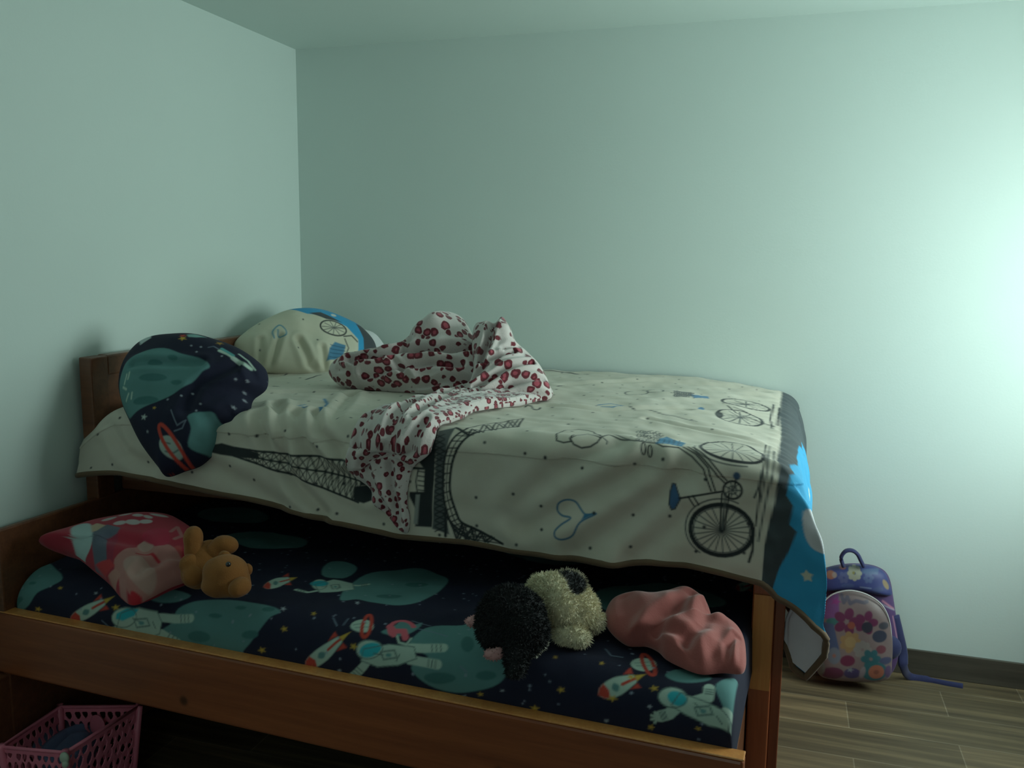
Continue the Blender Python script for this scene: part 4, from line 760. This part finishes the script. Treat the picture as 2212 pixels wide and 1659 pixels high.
# ================================================================== BACKPACK
B0 = on(1850, 1471, 2, 0); by = -.135
bp = empty('backpack', (float(B0[0]), by, 0), 'small blue child backpack with flower print leaning on the wall beside the bed', 'backpack')
LEAN = .10
def bpt(x, y, off): P = on(x, y, 1, by-off); return P
def flower(cx_, cy_, r, n, w=.42): return [ell(cx_+r*.58*math.cos(q), cy_+r*.58*math.sin(q), r*w, r*w*.8, math.degrees(q)) for q in np.arange(n)*2*PI/n]
def slab(name, mat, outline, yo, T, Tb, shapes, base, pw=4, nth=240, nr=80, cr=(), floor=.002):
    return soft(name, bp, (B0[0], by-yo, .2), (.0, -1, .14), outline, T, Tb, mat=mat, shapes=shapes, base=base, pw=pw, nth=nth, nr=nr, nz=(.0015, 40, 5), cr=cr, floor=floor)
NB = (.05, .06, .22)
slab('back_body', 'bagblue', [(1758, 1262), (1768, 1236), (1800, 1222), (1850, 1217), (1895, 1224), (1920, 1246), (1931, 1300), (1940, 1370), (1940, 1420), (1925, 1455), (1900, 1462), (1800, 1462), (1762, 1450), (1752, 1400), (1754, 1330)], -.04, .05, .05,
     quick(lambda F, L, R_: (L((.5, .2, .3), .006, [(1905, 1295), (1930, 1315)]), L((.45, .45, .55), .003, [(1900, 1300), (1932, 1318)]), L((.4, .2, .3), .004, [(1928, 1330), (1938, 1380)]))), (.075, .035, .13))
def flap(F, L, R_):
    F((.62, .25, .16), ell(1794, 1240, 10, 9)); F((.6, .45, .4), ell(1802, 1240, 5, 6)); [F((.16, .18, .42), q) for q in flower(1822, 1245, 13, 6)]; [F((.60, .60, .46), q) for q in flower(1845, 1236, 16, 8)]; F((.45, .38, .1), ell(1843, 1235, 3, 3)); [F((.14, .2, .45), q) for q in flower(1875, 1246, 12, 6)]; F((.55, .40, .22), ell(1913, 1262, 5, 12, -30))
    F((.12, .20, .42), [(1860, 1228), (1900, 1228), (1895, 1240), (1862, 1236)]); L((.3, .36, .6), .005, [(1857, 1265), (1880, 1268)]); F((.10, .14, .38), ell(1830, 1262, 14, 5)); F((.5, .2, .2), ell(1820, 1226, 7, 3)); F((.09, .13, .36), ell(1895, 1272, 12, 6)); F((.50, .22, .2), ell(1780, 1228, 8, 3))
MUTE = .45
slab('top_flap', 'bagblue', [(1756, 1262), (1764, 1238), (1785, 1226), (1820, 1221), (1858, 1219), (1890, 1224), (1912, 1238), (1922, 1262), (1926, 1285), (1900, 1284), (1860, 1277), (1800, 1276), (1768, 1276)], .0, .045, .03, quick(flap), (.03, .04, .16), 3.2)
def pocket(F, L, R_):
    F((.34, .24, .24), [(1740, 1250), (1960, 1250), (1960, 1500), (1740, 1500)]); F((.30, .10, .34), [(1770, 1330), (1785, 1290), (1812, 1280), (1812, 1325), (1795, 1338)]); F((.42, .05, .30), star(1805, 1298, 12, 0)); F((.05, .22, .22), ell(1798, 1340, 14, 8)); F((.10, .14, .30), [(1768, 1340), (1800, 1345), (1812, 1400), (1770, 1400)])
    # two-petal bow-like blossoms, daisies and dots as plain flower print
    [F((.20, .02, .10), q) for q in flower(1828, 1340, 30, 5)]; [F((.20, .02, .10), q) for q in flower(1870, 1342, 26, 5)]; F((.42, .10, .06), ell(1838, 1348, 8, 8)); [F((.48, .28, .12), q) for q in flower(1836, 1384, 24, 7)]; F((.55, .36, .16), ell(1836, 1384, 12, 12)); F((.03, .03, .06), ell(1872, 1352, 12, 12))
    F((.04, .05, .10), ell(1899, 1372, 16, 13)); F((.07, .07, .10), ell(1908, 1350, 11, 8)); F((.25, .06, .09), ell(1902, 1400, 11, 9)); [F((.38, .34, .32), q) for q in flower(1862, 1400, 20, 8)]; F((.22, .02, .08), ell(1830, 1424, 16, 12)); [F((.03, .18, .22), q) for q in flower(1880, 1420, 22, 6)]; F((.09, .1, .22), ell(1912, 1425, 14, 8))
    F((.26, .28, .36), ell(1801, 1413, 14, 18)); F((.5, .2, .15), ell(1801, 1413, 4, 4)); F((.20, .03, .10), ell(1798, 1452, 24, 14)); F((.09, .06, .2), ell(1840, 1452, 18, 12)); F((.34, .36, .40), star(1836, 1444, 8, 0)); F((.03, .20, .24), ell(1888, 1448, 28, 22)); F((.62, .20, .12), ell(1892, 1449, 17, 16)); F((.4, .12, .08), ell(1892, 1449, 6, 5)); F((.42, .36, .40), ell(1862, 1450, 6, 14, 15)); F((.16, .09, .22), ell(1918, 1450, 8, 14)); F((.30, .32, .30), ell(1772, 1440, 10, 18)); F((.40, .05, .10), ell(1776, 1300, 10, 14))
    L((.16, .14, .20), .012, [(1818, 1285), (1822, 1300), (1830, 1288), (1836, 1302), (1848, 1296), (1866, 1300), (1872, 1298)])
pkt = slab('front_pocket', 'bag', [(1762, 1330), (1774, 1302), (1795, 1284), (1822, 1275), (1848, 1275), (1878, 1285), (1905, 1305), (1922, 1340), (1928, 1385), (1927, 1430), (1922, 1462), (1895, 1472), (1850, 1472), (1800, 1468), (1768, 1455), (1758, 1410)], .055, .04, .05, quick(pocket), (.12, .085, .085), 4.5)
pip = [bpt(x, y, .062) for x, y in ((1774, 1305), (1795, 1286), (1822, 1277), (1848, 1277), (1878, 1287), (1905, 1307), (1921, 1340), (1926, 1385), (1925, 1440))]
MB().tube(smooth_open(np.array(pip), 6), .0024, 6).build('piping', 'foam', pkt, True)
hpts = [bpt(x, y, .0) for x, y in ((1822, 1224), (1817, 1205), (1826, 1191), (1840, 1189), (1852, 1197), (1860, 1212), (1866, 1224))]
MB().tube(smooth_open(np.array(hpts), 6), .014, 8, flat=.5).build('handle', 'strap', bp, True)
sp = [bpt(1932, 1330, -.03), bpt(1942, 1372, -.03), bpt(1950, 1410, -.03), on(1952, 1440, 1, by+.02), on(1966, 1462, 2, .012), on(2010, 1470, 2, .006), on(2045, 1477, 2, .006), on(2080, 1483, 2, .006)]
MB().tube(smooth_open(np.array(sp), 6), [.018]*18+[.015]*12+[.011]*(len(smooth_open(np.array(sp), 6))-30), 8, flat=.35, up=(.2, -1, .3)).build('shoulder_strap', 'strap', bp, True)
pdx = bpt(1922, 1398, -.0); MB().ball(tuple(pdx), (.040, .025, .045)).build('side_pouch', 'strap', bp, True)

# ================================================================== LIGHT
def area(name, loc_, rot, sx, sy, power, col, spread=180):
    l = bpy.data.lights.new(name, 'AREA'); l.shape = 'RECTANGLE'; l.size = sx; l.size_y = sy; l.energy = power; l.color = col; l.spread = math.radians(spread)
    o = bpy.data.objects.new(name, l); COL.objects.link(o); o.location = loc_; o.rotation_euler = rot; return o
area('window_daylight', (XR+.16, (WY0+WY1)/2, (WZ0+WZ1)/2), (0, PI/2, 0), WZ1-WZ0, WY1-WY0, 50, (.81, 1.0, .93))
area('warm_fill_light', ((DX0+DX1)/2, YF-.02, 1.2), (PI/2, 0, PI), DX1-DX0, 1.7, 3.2, (1, .60, .48))  # unseen warm fill added behind the camera for the shaded bed front
w = bpy.data.worlds.new('sky'); scene.world = w; w.use_nodes = True
w.node_tree.nodes['Background'].inputs[0].default_value = (.62, .9, .86, 1); w.node_tree.nodes['Background'].inputs[1].default_value = 1.0
vs_ = scene.view_settings; vs_.view_transform = 'Standard'; vs_.look = 'None'; vs_.exposure = 0; vs_.gamma = 1; vs_.use_curve_mapping = False
